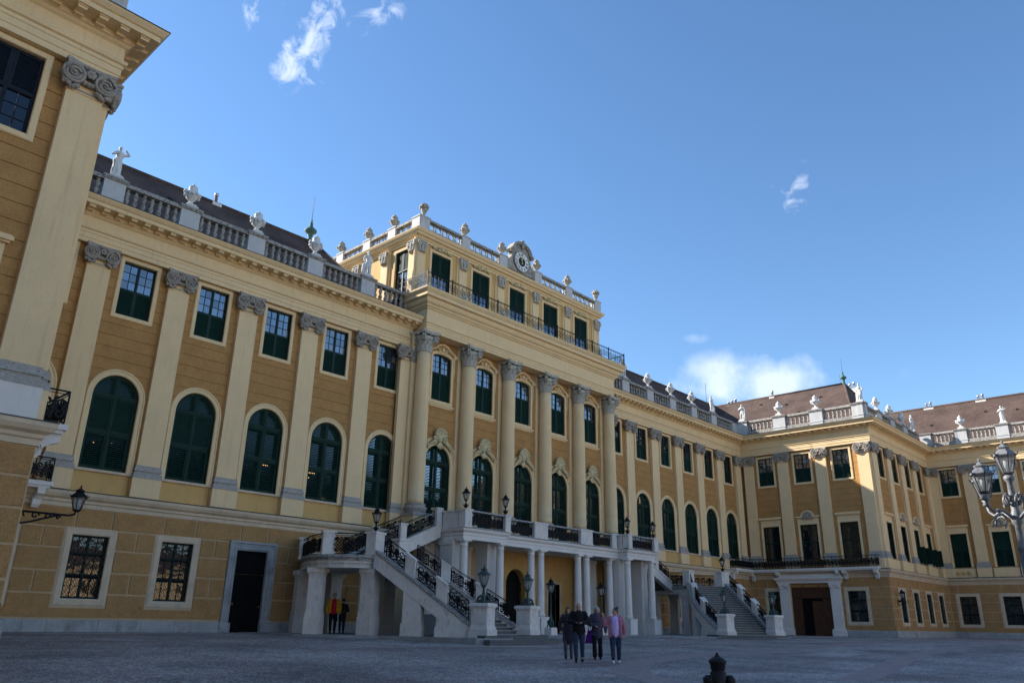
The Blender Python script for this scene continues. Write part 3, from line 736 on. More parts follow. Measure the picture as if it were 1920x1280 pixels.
ENT = [(0, Z_ARC), (.27, Z_ARC), (.27, 16.70), (.30, 16.72), (.30, 16.94), (.33, 16.96), (.33, 17.08), (.40, 17.12), (.42, 17.22), (.30, 17.26), (.28, 17.74), (.36, 17.79), (.42, 17.86), (.48, 17.88), (.48, 18.05), (1.02, 18.07), (1.02, 18.24), (1.08, 18.27), (1.18, 18.40), (1.2, 18.46)]
ENT_TOP = [(1.22, 18.455), (1.22, 18.49), (.0, 18.64)]
STRING = [(.26, 4.84), (.36, 4.84), (.36, 5.0), (.42, 5.04), (.42, 5.14), (.55, 5.22), (.62, 5.34), (.62, 5.46)]
STRING_TOP = [(.635, 5.455), (.635, 5.49), (.1, 5.57)]
PLINTH = [(.42, -.8), (.42, .46), (.36, .52), (.2, .52)]
def mods(parent, fr, a, b):
    n = max(1, round((b-a)/.6235)); m = cached('modillion', lambda: MB().box(-.13, .13, -.92, -.46, 17.95, 18.08).box(-.15, .15, -.96, -.46, 18.03, 18.079).box(-.13, .13, -.66, -.46, 17.89, 17.95).mesh('modillion'))
    for i in range(n): put('modillion', m, 'cream', parent, fr.M(a+(i+.5)*(b-a)/n))

def baluster_mesh():
    p = [(.10, 0), (.10, .08), (.06, .10), (.075, .14), (.125, .22), (.12, .32), (.07, .40), (.065, .44), (.095, .47), (.07, .50), (.115, .60), (.12, .68), (.07, .76), (.065, .80), (.10, .82), (.10, .88)]
    return MB().lathe(p, 10).mesh('baluster')
def balustrade(parent, fr, peds, u0, u1, pw=.5, z=18.62, mb_='balustrade', y=0.05, nmax=99, ends=True):
    """plinth, rail, balusters and pedestals; peds = centre positions"""
    o = put('balustrade', MB().box(u0, u1, y-.02, y+.36, z, 19.10).box(u0, u1, y-.05, y+.39, 19.98, 20.08).box(u0, u1, y-.02, y+.36, 20.08, 20.2, .02), 'balustrade', parent, fr.M())
    dm = cached(('die', pw), lambda: MB().box(-pw, pw, -.06, .42, 18.63, 20.05).box(-pw-.04, pw+.04, -.09, .46, 19.02, 19.11).mesh('pedestal')); cm = cached(('dcap', pw), lambda: MB().box(-pw-.06, pw+.06, -.12, .48, 20.05, 20.14).box(-pw-.1, pw+.1, -.16, .52, 20.14, 20.24).mesh('pedestal_cap'))
    for p in peds:
        q = put('pedestal', dm, 'die', parent, fr.M(p, y)); put('pedestal_cap', cm, 'balustrade', q)
    bm = cached('baluster', baluster_mesh)
    xs = sorted(peds); runs = [(u0, xs[0]-pw)] if xs[0]-pw-u0 > .4 else []
    runs += [(a+pw, b-pw) for a, b in zip(xs, xs[1:])]
    if u1-xs[-1]-pw > .4: runs.append((xs[-1]+pw, u1))
    for a, b in runs:
        n = max(1, round((b-a)/.392))
        for i in range(n): put('baluster', bm, 'balustrade', o, fr.M(a+(i+.5)*(b-a)/n, y+.17, 19.10))
    return o
# ------------------------------------------------------------------ wrought iron
def spir2(cx, cz, r, turns, sg, a0, n=13): return [(cx+sg*r*(1-.85*i/n)*cos(a0+2*pi*turns*i/n), cz+r*(1-.85*i/n)*sin(a0+2*pi*turns*i/n)) for i in range(n+1)]
def iron_pattern(L, h, style):
    """list of polylines (s,t) and radius for a panel L long and h high"""
    out = []; R = .031
    if style == 'scroll':
        n = max(1, round(L/.78)); w = L/n
        for i in range(n):
            x = (i+.5)*w; lo, hi = .1*h, .9*h
            if i % 2 == 0:
                out.append(([(x, lo), (x, hi)], R*1.3))
                for sg in (-1, 1):
                    out.append((spir2(x+sg*w*.24, h*.70, w*.2, 1.5, sg, pi), R)); out.append((spir2(x+sg*w*.24, h*.28, w*.2, 1.5, sg, -pi*.9), R))
                    out.append(([(x, h*.3), (x+sg*.06, h*.42), (x+sg*w*.16, h*.5), (x+sg*w*.42, h*.52)], R*1.2)); out.append((spir2(x+sg*w*.38, h*.5, w*.1, 1.2, sg, 0, 8), R))
                    out.append(([(x, h*.55), (x+sg*.1, h*.66), (x+sg*.05, h*.84)], R*1.8))
            else:
                k = 4
                for a in range(-k, k+1):
                    for sg in (-1, 1):
                        # diagonal lattice clipped to the unit
                        pts = []
                        for q in range(0, 9):
                            t = lo+(hi-lo)*q/8; s_ = x+a*w/k*.9+sg*(t-(lo+hi)/2)*w/(hi-lo)
                            if abs(s_-x) <= w*.46: pts.append((s_, t))
                        if len(pts) > 1: out.append(([pts[0], pts[-1]], R*.85))
                out.append(([(x-w*.47, lo), (x-w*.47, hi)], R)); out.append(([(x+w*.47, lo), (x+w*.47, hi)], R))
                for sg in (-1, 1): out.append((spir2(x+sg*w*.3, h*.8, w*.11, 1.2, sg, 0, 8), R*1.1)); out.append((spir2(x+sg*w*.3, h*.2, w*.11, 1.2, sg, pi, 8), R*1.1))
    elif style == 'attic':
        n = max(1, round(L/.30)); w = L/n; R = .014
        for i in range(n):
            x = (i+.5)*w; out.append(([(x-w/2, 0), (x-w/2, h)], R))
            out.append((spir2(x, h*.66, w*.42, 1.3, 1 if i % 2 else -1, pi/2, 9), R)); out.append((spir2(x, h*.32, w*.42, 1.3, -1 if i % 2 else 1, -pi/2, 9), R))
            out.append(([(x-w*.4, h*.5), (x+w*.4, h*.5)], R))
    elif style == 'gilt':
        n = max(1, round(L/.62)); w = L/n
        for i in range(n):
            x = (i+.5)*w
            for sg in (-1, 1):
                out.append((spir2(x+sg*w*.24, h*.66, w*.24, 1.6, sg, pi), R*1.25)); out.append((spir2(x+sg*w*.24, h*.3, w*.24, 1.6, -sg, 0), R*1.25))
                out.append((spir2(x+sg*w*.45, h*.5, w*.12, 1.2, sg, pi, 8), R*1.3))
            out.append(([(x-w*.06, h*.1), (x, h*.5), (x+w*.06, h*.88)], R*1.6))
            out.append(([(x-w*.5, 0), (x-w*.5, h)], R))
    return out
def railing(parent, A, B, h=.95, style='scroll', name='railing', curve=None, top=.03, material='iron', gap=.03):
    """iron panel between two points (floor level at each end); curve = list of extra points between"""
    P = [Vector(A)]+[Vector(q) for q in (curve or [])]+[Vector(B)]
    ls = [0]
    for p, q in zip(P, P[1:]): ls.append(ls[-1]+Vector((q.x-p.x, q.y-p.y)).length)
    L = ls[-1]
    def at(s):
        s = min(max(s, 0), L)
        for i in range(len(ls)-1):
            if s <= ls[i+1]+1e-9: t = (s-ls[i])/max(1e-9, ls[i+1]-ls[i]); return P[i].lerp(P[i+1], t)
        return P[-1]
    mb = MB(); z = Vector((0, 0, 1)); n = 1 if len(P) == 2 else 14
    for t, r in ((h, top), (h*.91, .014), (gap+.03, .02)):
        mb.tube([at(L*i/n)+z*t for i in range(n+1)], r, 4, False)
    m = max(1, round(L/1.5))
    for i in range(m+1): mb.tube([at(L*i/m), at(L*i/m)+z*h], .022, 4, False)
    for pts, r in iron_pattern(L, h*.91-gap-.03, style):
        mb.tube([at(s)+z*(gap+.03+t) for s, t in pts], r, 4, False)
    return put(name, mb, material, parent, I4)

# ------------------------------------------------------------------ main building
PAL = thing('palace_main_building', 'long yellow main front of the palace with green shutters and raised middle block', 'palace', T(XC, YM))
LEFTW = [PIL[k]+BAY/2 for k in range(0, 6)]; LEFTW[5] = 27.66
RIGHTW = [2*XC-x for x in LEFTW[::-1]]
XCL, XCR = XC-9.9, XC+9.9
def main_front():
    # upper wall sheets with openings
    for a, b, ws in ((XL, XCL+.4, LEFTW), (XCR-.4, XR, RIGHTW)):
        holes = []
        for c in ws:
            holes.append([(c+x, z) for x, z in arch_pts(1.0, 6.55, 9.82)]); holes.append([(c-.76, 13.65), (c+.76, 13.65), (c+.76, 16.28), (c-.76, 16.28)])
        put('wall', MB().plate([(a, 5.0), (b, 5.0), (b, 17.0), (a, 17.0)], holes, 0, .3), 'joint', PAL, F_MAIN.M())
        gh = []
        for i, c in enumerate(ws):
            if ws is LEFTW and i == 3: gh.append([(c-.84, -.5), (c+.84, -.5), (c+.84, 3.68), (c-.84, 3.68)])
            else: gh.append([(c-.73, 1.27), (c+.73, 1.27), (c+.73, 3.77), (c-.73, 3.77)])
        put('wall', MB().plate([(a, -.8), (b, -.8), (b, 5.2), (a, 5.2)], gh, -.3, .3), 'joint_light', PAL, F_MAIN.M())
    for i, c in enumerate(LEFTW):
        win_arch(PAL, F_MAIN.M(c, 0, 6.55), open_mid=(i >= 3)); win_upper(PAL, F_MAIN.M(c, 0, 13.65))
        if i == 3: continue
        win_ground(PAL, F_MAIN.M(c, -.3, 1.27))
    for i, c in enumerate(RIGHTW):
        win_arch(PAL, F_MAIN.M(c, 0, 6.55), open_mid=(i < 3), lower_open=True); win_upper(PAL, F_MAIN.M(c, 0, 13.65), gm='glass_dark')
        win_ground(PAL, F_MAIN.M(c, -.3, 1.27), lattice=False)
    # small side door
    c = LEFTW[3]
    d = put('door', MB().box(-.82, 0, .12, .18, -.1, 2.6).box(0, .82, .12, .18, -.1, 2.6).box(-.82, .82, .10, .2, 2.62, 2.72).box(-.82, .82, .12, .18, 2.72, 3.68), 'door_dark', PAL, F_MAIN.M(c, -.3))
    fr = MB().frame([(-.82, -.1), (-.82, 3.68), (.82, 3.68), (.82, -.1)], [(0, .3), (0, -.04), (.1, -.09), (.16, -.05), (.3, -.08), (.34, -.13), (.43, -.13), (.43, .02)])
    for sx in (-1, 1): fr.box(min(sx*.78, sx*1.3), max(sx*.78, sx*1.3), -.17, .05, -.1, .42)
    put('door_frame', fr, 'plinth', d)
    for x in (-.41, .41): put('door_panel', MB().box(x-.28, x+.28, .09, .12, 1.4, 2.4).box(x-.28, x+.28, .09, .12, .3, 1.2), 'door_dark', d)
    put('door_handle', MB().ell((-.7, .06, 1.25), (.04, .05, .05), 8, 6).ell((.7, .06, 1.15), (.03, .04, .03), 8, 6), 'gold', d)
    # pilasters
    for x in PIL+PIR: pilaster(PAL, F_MAIN, x)
    for x in (28.78, 2*XC-28.78): pilaster(PAL, Fr(0, 35.8, 0), x, .9, .2)
    # courses of roughcast
    edges = [(PIL[k]+.52, PIL[k+1]-.52) for k in range(5)]+[(PIL[5]+.52, 28.78-.45)]
    for i, (a, b) in enumerate(edges):
        courses(PAL, F_MAIN, a, b, [arch_hole(LEFTW[i]), rect_hole(LEFTW[i], .90, 13.5, 16.4)], single=(i > 0), mb=(tmp := MB()))
        if i == 0:
            o = put('wall_courses', tmp, 'roughcast', PAL, F_MAIN.M()); o['kind'] = 'stuff'
    tmp = MB()
    for i, (a, b) in enumerate(edges): courses(PAL, F_MAIN, 2*XC-b, 2*XC-a, [arch_hole(2*XC-LEFTW[i]), rect_hole(2*XC-LEFTW[i], .90, 13.5, 16.4)], single=False, mb=tmp)
    o = put('wall_courses', tmp, 'roughcast', PAL, F_MAIN.M()); o['kind'] = 'stuff'
    # yellow panels and sills under the arched windows
    for i, c in enumerate(LEFTW+RIGHTW):
        put('apron_panel', MB().box(c-1.21, c+1.21, -.05, 0, 5.5, 6.44), 'yellow', PAL, F_MAIN.M())
        put('window_sill', MB().box(c-1.25, c+1.25, -.16, .02, 6.44, 6.55), 'cream_string', PAL, F_MAIN.M())
    # ground floor blocks, plinth stones, string course
    rustic(PAL, F_MAIN, XL, XCL-.4, [(c, 1.25 if i == 3 else 1.05, i == 3) for i, c in enumerate(LEFTW)])
    rustic(PAL, F_MAIN, XCR+.4, XR, [(c, 1.05, False) for c in RIGHTW])
    def plinth(a, b, gap=None):
        x = a
        while x < b-.05:
            w = random.uniform(.55, 1.05); e = min(b, x+w)
            if gap and x < gap[1] and e > gap[0]:
                if x < gap[0]-.05: put('plinth_stone', MB().box(x+.006, gap[0], -.42, -.2, -.6, .46), 'plinth', PAL, F_MAIN.M())
                x = gap[1]; continue
            put('plinth_stone', MB().box(x+.006, e-.006, -.42-random.uniform(0, .02), -.2, -.6, .44+random.uniform(0, .03)), 'plinth', PAL, F_MAIN.M()); x = e
    plinth(XL+.4, XCL-.3, (LEFTW[3]-1.3, LEFTW[3]+1.3)); plinth(XCR+.3, XR-.4)
    full = [(-10.6, YS), (XL, YS), (XL, YM), (XCL-.1, YM)]
    fr2 = [(XCR+.1, YM), (XR, YM), (XR, YS), (XW, YS), (XW, -20)]
    for p, i0, i1 in ((full, 2, 3), (fr2, 0, 1)):
        put('entablature', MB().sweep(p, ENT, i0, i1), 'cream', PAL, I4); put('cornice_cover', MB().sweep(p, ENT_TOP, i0, i1), 'lead', PAL, I4)
        put('string_course', MB().sweep(p, STRING, i0, i1), 'cream_string', PAL, I4); put('string_cover', MB().sweep(p, STRING_TOP, i0, i1), 'lead', PAL, I4)
    mods(PAL, F_MAIN, XL+.9, XCL-.1); mods(PAL, F_MAIN, XCR+.1, XR-.9)
    balustrade(PAL, F_MAIN, [x for x in PIL if x > 8], 7.2, XCL+.1); balustrade(PAL, F_MAIN, [x for x in PIR if x < 71], XCR-.1, XR-.6)
    for x in (XL+.45, XR-.45): put('pedestal', MB().box(x-.5, x+.5, 0, .5, 18.63, 20.05), 'die', PAL, F_MAIN.M())
main_front()

def roof_solid(parent, eL, eR, rL, rR, bL, bR):
    """hipped roof: front eave, ridge, back eave points left and right"""
    vs = [eL, eR, rR, rL, bR, bL]
    return put('roof', MB().add(vs, [(0, 1, 2, 3), (3, 2, 4, 5), (1, 4, 2), (0, 3, 5), (0, 5, 4, 1)]), 'roof', parent, I4)
def ridge_tiles(parent, A, B, r=.14):
    put('ridge_tiles', MB().tube([A, B], r, 8), 'roof', parent, I4)
for sg in (-1, 1):
    e = lambda c, y, z: (XC+sg*c, y, z)
    r = roof_solid(PAL, e(48, 37.2, 18.66), e(10.2, 37.2, 18.66), e(44, 43.5, 25.2), e(13.0, 43.5, 25.2), e(48, 50.5, 18.66), e(10.2, 50.5, 18.66)) if 0 else None
    vs = [e(48, 37.2, 18.66), e(10.15, 37.2, 18.66), e(12.9, 43.5, 25.2), e(44, 43.5, 25.2), e(10.15, 50.5, 18.66), e(48, 50.5, 18.66)]
    put('roof', MB().add(vs, [(0, 1, 2, 3), (3, 2, 4, 5), (1, 4, 2), (0, 3, 5), (0, 5, 4, 1)]), 'roof', PAL, I4)
    ridge_tiles(PAL, vs[2], vs[3]); ridge_tiles(PAL, vs[1], vs[2], .12)
    # walls behind the cornice that close the block
put('roof_deck', MB().box(XL-8, XR+8, 36.3, 50.6, 18.3, 18.62), 'lead', PAL, I4)
put('rear_wall', MB().box(XL-8, XR+8, 50.0, 50.5, -.5, 18.4), 'yellow', PAL, I4)

# ------------------------------------------------------------------ middle block with giant columns, balcony and attic
F_C = Fr(0, 35.55, 0); CW = [XC+3.856*k for k in range(-2, 3)]
COLX = [XC-9.64+3.856*k for k in range(6)]
def middle_block():
    holes = []
    for c in CW:
        holes.append([(c+x, z) for x, z in arch_pts(1.04, 5.5, 9.76)])
        holes.append([(c-.8, 13.62), (c+.8, 13.62), (c+.8, 16.45)]+[(c+.8*cos(pi*i/8), 16.45+.22*sin(pi*i/8)) for i in range(1, 8)]+[(c-.8, 16.45)])
    put('wall', MB().plate([(XCL-.2, 5.0), (XCR+.2, 5.0), (XCR+.2, 17.8), (XCL-.2, 17.8)], holes, 0, .3).box(XCL-.2, XCL-.18, 0, .5, 5, 17.8).box(XCR+.18, XCR+.2, 0, .5, 5, 17.8), 'joint', PAL, F_C.M())
    for i, c in enumerate(CW):
        M = F_C.M(c, 0, 6.49); o = win_arch(PAL, M, open_mid=True, hw=1.04)
        put('shutter', MB().box(-1.02, -.02, .1, .15, -.95, 0).box(.02, 1.02, .1, .15, -.95, 0), 'green', o)
        # outer archivolt with ochre band
        arc = arch_pts(1.46, -.95, 3.27, 20)
        put('archivolt', MB().frame(arc, [(-.16, .01), (-.16, -.04), (-.02, -.05), (0, -.12), (.08, -.14), (.11, -.06), (.11, .01)]), 'cream', o)
        for s in (-1, 1): put('archivolt_panel', MB().frame([(s*1.37*cos(t), 3.27+1.37*sin(t)) for t in ([.35+.12*q for q in range(7)] if s > 0 else [.35+.12*q for q in range(6, -1, -1)])][::(-1 if s > 0 else -1)], [(-.07, .0), (-.07, -.035), (.07, -.035), (.07, 0)]), 'yellow', o)
        put('shell_ornament', cached('shell', shell_cart), 'ornament', o, M @ Matrix.Translation((0, -.12, 3.27+1.12)))
        Mu = F_C.M(c, 0, 13.62); u = win_upper(PAL, Mu, w=1.6, h=3.05, split=.6, rise=.22)
        put('window_hood', cached('hood', crown_hood), 'cream', u, Mu @ Matrix.Translation((0, -.02, 3.1)))
        put('window_sill', MB().box(-1.08, 1.08, -.16, .02, -.34, -.24).box(-.95, .95, -.1, .02, -.44, -.34), 'cream', u)
    for i in range(5):
        courses(PAL, F_C, COLX[i]+.6, COLX[i+1]-.6, [arch_hole(CW[i], 1.42, 5.5, 9.76), rect_hole(CW[i], .95, 13.3, 16.75)], z0=10.3, z1=17.4)
    tmp = MB()
    for i in range(5): tmp.box(COLX[i]+.6, COLX[i+1]-.6, -.012, 0, 5.5, 10.3) if 0 else None
    cp = cached('composite', composite)
    for x in COLX:
        Y = 35.06
        sh = cached('colshaft', lambda: MB().lathe([(.475, 0), (.475, .4)]+[(.475-.06*(t/10)**1.6, .4+8.85*t/10) for t in range(11)], 28).mesh('column'))
        o = put('column', sh, 'cream', PAL, T(x, Y, 7.0))
        put('capital', cp, 'capital_light', o, T(x, Y, 16.25))
        put('column_base', cached('colbase', lambda: MB().lathe([(.62, -.55), (.62, -.38), (.66, -.34), (.68, -.27), (.66, -.2), (.57, -.17), (.55, -.1), (.60, -.06), (.60, -.02), (.49, .02)], 28).box(-.7, .7, -.7, .6, -.75, -.55).mesh('column_base')), 'base_stone', o, T(x, Y, 7.0))
        put('pedestal', cached('colped', lambda: MB().box(-.66, .66, -.66, .55, 5.4, 6.26).mesh('pedestal')), 'cream', o, T(x, Y))
        put('pilaster', cached('cpil', lambda: MB().box(-.62, .62, -.12, .02, 5.5, 17.5).mesh('pilaster')), 'cream', PAL, F_C.M(x))
    # entablature of the middle block and balcony slab
    yb = 36.6; yf = 34.68; c = 9.89
    path = [(XC-c, yb), (XC-c, yf), (XC+c, yf), (XC+c, yb)]
    prof = [(-1.2, 17.55), (0, 17.55), (0, 17.72), (.03, 17.74), (.03, 17.90), (.06, 17.92), (.06, 18.04), (.12, 18.08), (.13, 18.14), (.02, 18.18), (.02, 18.98), (.10, 19.04), (.14, 19.12), (.22, 19.16), (.22, 19.26), (.36, 19.36), (.40, 19.46), (.42, 19.62), (.62, 19.66), (.62, 19.84), (.68, 19.9), (.78, 20.04), (.80, 20.14), (-.2, 20.2)]
    # outward is to the right of travel: go left side -> front -> right side
    put('entablature', MB().sweep(path[::1], [(d, z) for d, z in prof]), 'cream', PAL, I4)
    put('balcony_floor', MB().box(XC-c-.6, XC+c+.6, yf-.6, 46.4, 20.02, 20.185), 'lead', PAL, I4)
    # iron railing on the balcony
    zr = 20.18; k = 10.55; yf2 = 34.06
    n = 10
    for i in range(n): railing(PAL, (XC-k+2*k*i/n, yf2, zr), (XC-k+2*k*(i+1)/n, yf2, zr), .95, 'attic')
    for s in (-1, 1):
        railing(PAL, (XC+s*k, yf2, zr), (XC+s*k, 36.2, zr), .95, 'attic')
    for i in range(n+1): put('railing_post', cached('rpost', lambda: MB().box(-.03, .03, -.03, .03, 0, 1.0).ell((0, 0, 1.03), (.045, .045, .05), 8, 6).mesh('railing_post')), 'iron', PAL, T(XC-k+2*k*i/n, yf2, zr))
middle_block()

F_A = Fr(0, 36.2, 0); F_AL = Fr(XC-9.75, 36.2, pi/2); F_AS = Fr(XC-9.75, 46.0, -pi/2)
AW = [XC+3.83*k for k in range(-2, 3)]; AP = [XC+1.915+3.83*k for k in range(-3, 3)]
def win_attic(parent, M, w=1.7, h=3.75, blind=True):
    path = [(-w/2, 0), (-w/2, h), (w/2, h), (w/2, 0)]
    o = put('window', cached(('AT', w, h), lambda: MB().frame(path, [(0, .3), (0, -.05), (.15, -.07), (.2, -.03), (.2, .01)]).mesh('window')), 'cream', parent, M)
    zb = h*.56
    def sash():
        mb = MB()
        for x in (-w/2, -.05, w/2-.07): mb.box(x, x+.08 if x != -.05 else .05, .1, .17, 0, h)
        for z in (0, zb-.04, h-.06): mb.box(-w/2, w/2, .098, .172, z, z+.07)
        for x in (-w/4-.01, w/4-.01): mb.box(x, x+.025, .13, .165, 0, zb)
        for i in range(1, 5): mb.box(-w/2, w/2, .132, .163, zb*i/5-.012, zb*i/5+.012)
        return mb.mesh('sash')
    put('sash', cached(('AT', w, h, 's'), sash), 'green_sash', o)
    pw = w/4-.05; ph = zb/5-.01
    pn = cached(('AT', w, h, 'p'), lambda: MB().box(0, pw, 0, .006, 0, ph).mesh('pane'))
    for x in (-w/2+.06, -w/4+.005, .045, w/4+.01):
        for i in range(5): put('pane', pn, 'glass', o, M @ Matrix.Translation((x, .15, zb*i/5+.005)))
    sh = cached(('AT', w, h, 'l'), lambda: leaf(w/2-.03, h-zb-.04, False, .075).mesh('shutter'))
    for x in (-w/2+.01, .02): put('shutter', sh, 'green', o, M @ Matrix.Translation((x, .07, zb)))
    return o
def attic_cap():
    mb = MB(); mb.box(-.36, .36, -.30, 0, .74, .84).box(-.3, .3, -.24, 0, 0, .74)
    for sx in (-1, 1):
        mb.tube(spiral(sx*.27, .56, .16, 1.8, -.3, -sx, pi/2), .05, 6); mb.ell((sx*.27, -.26, .56), (.14, .08, .14), 8, 6)
        for i in range(3): mb.ell((sx*(.28-.05*i), -.26, .36-.13*i), (.1, .07, .09), 8, 6)
    for i in range(4): mb.ell((0, -.28, .1+.16*i), (.1+.02*i, .08, .1), 8, 6)
    for i in range(4): mb.ell((-.27+.18*i, -.27, .78), (.08, .07, .08), 8, 6)
    return mb.mesh('capital')
def attic():
    z0 = 20.15
    for fr, a, b, wins in ((F_A, XC-9.75, XC+9.75, AW),):
        holes = [[(c-.85, z0+.02), (c+.85, z0+.02), (c+.85, 23.93), (c-.85, 23.93)] for c in wins]
        put('wall', MB().plate([(a, z0-.6), (b, z0-.6), (b, 24.9), (a, 24.9)], holes, 0, .3), 'yellow', PAL, fr.M())
    # side walls (u = distance back from the front)
    for sg in (-1, 1):
        X = XC+sg*9.75
        frs = Fr(X, 46.0, -pi/2) if sg < 0 else Fr(X, 36.2, pi/2)
        uu = (lambda y: 46.0-y) if sg < 0 else (lambda y: y-36.2)
        hs = [[(uu(37.72)-.7, 20.6), (uu(37.72)+.7, 20.6), (uu(37.72)+.7, 24.0), (uu(37.72)-.7, 24.0)]]
        put('wall', MB().plate([(0, z0-1.5), (9.8, z0-1.5), (9.8, 24.9), (0, 24.9)], hs, 0, .3), 'yellow', PAL, frs.M())
        win_attic(PAL, frs.M(uu(37.72), 0, 20.6), 1.4, 3.4)
        for y in (36.5, 39.45, 42.5, 45.6):
            p = put('pilaster', cached('apil', lambda: MB().box(-.33, .33, -.16, .02, z0, 24.3).box(-.48, .48, -.08, .02, z0, 24.45).mesh('pilaster')), 'cream', PAL, frs.M(uu(y)))
            put('capital', cached('acap', attic_cap), 'capital_light', p, frs.M(uu(y), -.04, 23.45))
    put('wall', MB().box(XC-9.7, XC+9.7, 45.8, 46.0, 18, 24.9), 'yellow', PAL, I4)
    for c in AW:
        o = win_attic(PAL, F_A.M(c, 0, z0+.02))
        put('garland', cached('garland', garland), 'ornament', o, F_A.M(c, -.06, 24.22))
    for x in AP:
        p = put('pilaster', cached('apil', None), 'cream', PAL, F_A.M(x))
        put('capital', cached('acap', attic_cap), 'capital_light', p, F_A.M(x, -.04, 23.45))
    c = 9.75; path = [(XC-c, 46.0), (XC-c, 36.2), (XC+c, 36.2), (XC+c, 46.0)]
    prof = [(0, 24.32), (.10, 24.34), (.10, 24.46), (.18, 24.5), (.18, 24.58), (.36, 24.66), (.38, 24.76), (.48, 24.84), (.54, 24.96), (.55, 25.02), (0, 25.06)]
    put('cornice', MB().sweep(path, prof), 'cream', PAL, I4)
    put('attic_roof', MB().box(XC-9.7, XC+9.7, 36.3, 45.9, 24.8, 25.04), 'lead', PAL, I4)
    # parapet: pedestals and pierced panels of rings
    def ring():
        mb = MB()
        for q, r in ((.0, .235),): mb.tube([(r*cos(2*pi*i/16), 0, .30+r*sin(2*pi*i/16)) for i in range(17)], .05, 6)
        for sx in (-1, 1):
            for sz in (-1, 1): mb.tube([(sx*.17, 0, .3+sz*.17), (sx*.30, 0, .3+sz*.28)], .05, 5)
        return mb.mesh('tracery_ring')
    def parapet(fr, a, b, peds):
        o = put('parapet', MB().box(a, b, -.02, .32, 25.05, 25.22).box(a, b, -.04, .34, 25.80, 25.97), 'balustrade', PAL, fr.M())
        for p in peds: put('parapet_pedestal', cached('ppd', lambda: MB().box(-.40, .40, -.06, .36, 25.06, 25.96).box(-.44, .44, -.1, .4, 25.96, 26.04).mesh('parapet_pedestal')), 'die', PAL, fr.M(p))
        ps = sorted(peds)
        for p, q in zip(ps, ps[1:]):
            n = max(2, round((q-p-.8)/.58)); w = (q-p-.8)/n
            if abs((p+q)/2-XC) < .3 and fr is FP: continue
            for i in range(n): put('tracery_ring', cached('ring', ring), 'balustrade', o, fr.M(p+.4+(i+.5)*w, .15, 25.21))
    FP = Fr(0, 35.86, 0)
    parapet(FP, XC-9.95, XC+9.95, [XC-9.55, XC-5.75, XC-1.95, XC+1.95, XC+5.75, XC+9.55])
    FL = Fr(XC-9.95, 46.0, -pi/2); parapet(FL, .0, 10.1, [9.75, 7.2, 4.4, 1.2])
    FR_ = Fr(XC+9.95, 36.2, pi/2); parapet(FR_, .0, 9.9, [.25, 3.4, 6.4, 9.4])
    # clock gable
    M = FP.M(XC, -.02, 0)
    pts = [(-1.55, 25.06), (-1.55, 25.97), (-1.35, 26.02), (-1.12, 26.2), (-1.0, 26.5), (-.98, 26.75), (.98, 26.75), (1.0, 26.5), (1.12, 26.2), (1.35, 26.02), (1.55, 25.97), (1.55, 25.06)]
    g = put('clock_gable', MB().prism(pts[::-1], 0, .45), 'balustrade', PAL, M)
    arc = [(-1.2, 26.72), (-1.12, 26.8), (-.95, 26.95)]+[(-.9*cos(pi*i/10), 26.98+.62*sin(pi*i/10)) for i in range(1, 10)]+[(.95, 26.95), (1.12, 26.8), (1.2, 26.72)]
    put('gable_moulding', MB().frame(arc, [(-.1, .45), (-.1, -.08), (0, -.2), (.1, -.22), (.16, -.16), (.16, .45)]).prism([(x, z) for x, z in arc], 0.01, .44), 'balustrade', g)
    put('gable_crest', MB().ell((0, -.1, 27.72), (.16, .2, .22)).ell((0, -.16, 27.4), (.14, .12, .26)).tube(spiral(-1.1, 26.78, .2, 1.5, -.12), .07, 6).tube(spiral(1.1, 26.78, .2, 1.5, -.12, -1), .07, 6), 'balustrade', g)
    ck = put('clock', MB().lathe([(.74, 0), (.84, -.02), (.86, -.08), (.78, -.1), (.76, -.04)], 40, (0, -.03, 26.13), 'y'), 'balustrade', PAL, M)
    put('clock_face', MB().lathe([(.765, 0), (.765, -.03)], 40, (0, -.05, 26.13), 'y', False), 'white', ck)
    put('clock_centre', MB().lathe([(.37, 0), (.37, -.012)], 32, (0, -.08, 26.13), 'y', False), 'black', ck)
    nums = ['XII', 'I', 'II', 'III', 'IIII', 'V', 'VI', 'VII', 'VIII', 'IX', 'X', 'XI']
    for i, t in enumerate(nums):
        cu = bpy.data.curves.new('n', 'FONT'); cu.body = t; cu.size = .32; cu.align_x = 'CENTER'; cu.align_y = 'CENTER'; cu.extrude = .004
        cu.space_character = .9
        ob = bpy.data.objects.new('n', cu); COL.objects.link(ob); bpy.context.view_layer.update()
        me = bpy.data.meshes.new_from_object(ob.evaluated_get(bpy.context.evaluated_depsgraph_get())); bpy.data.objects.remove(ob); me.materials.clear()
        a = -2*pi*i/12
        R = Matrix.Rotation(pi/2, 4, 'X')
        put('numeral', me, 'black', ck, M @ Matrix.Translation((0, -.09, 26.13)) @ Matrix.Rotation(-a, 4, 'Y') @ Matrix.Translation((0, 0, .57)) @ R @ Matrix.Scale(.75, 4, (1, 0, 0)))
    for ang, l, w in ((-25, .58, .03), (2, .40, .05)):
        a = radians(ang)
        put('clock_hand', MB().prism([(-w, -.2), (w, -.2), (w*.7, l*.8), (0, l), (-w*.7, l*.8)], -.012, 0), 'gold', ck, M @ Matrix.Translation((0, -.11, 26.13)) @ Matrix.Rotation(a, 4, 'Y'))
attic()
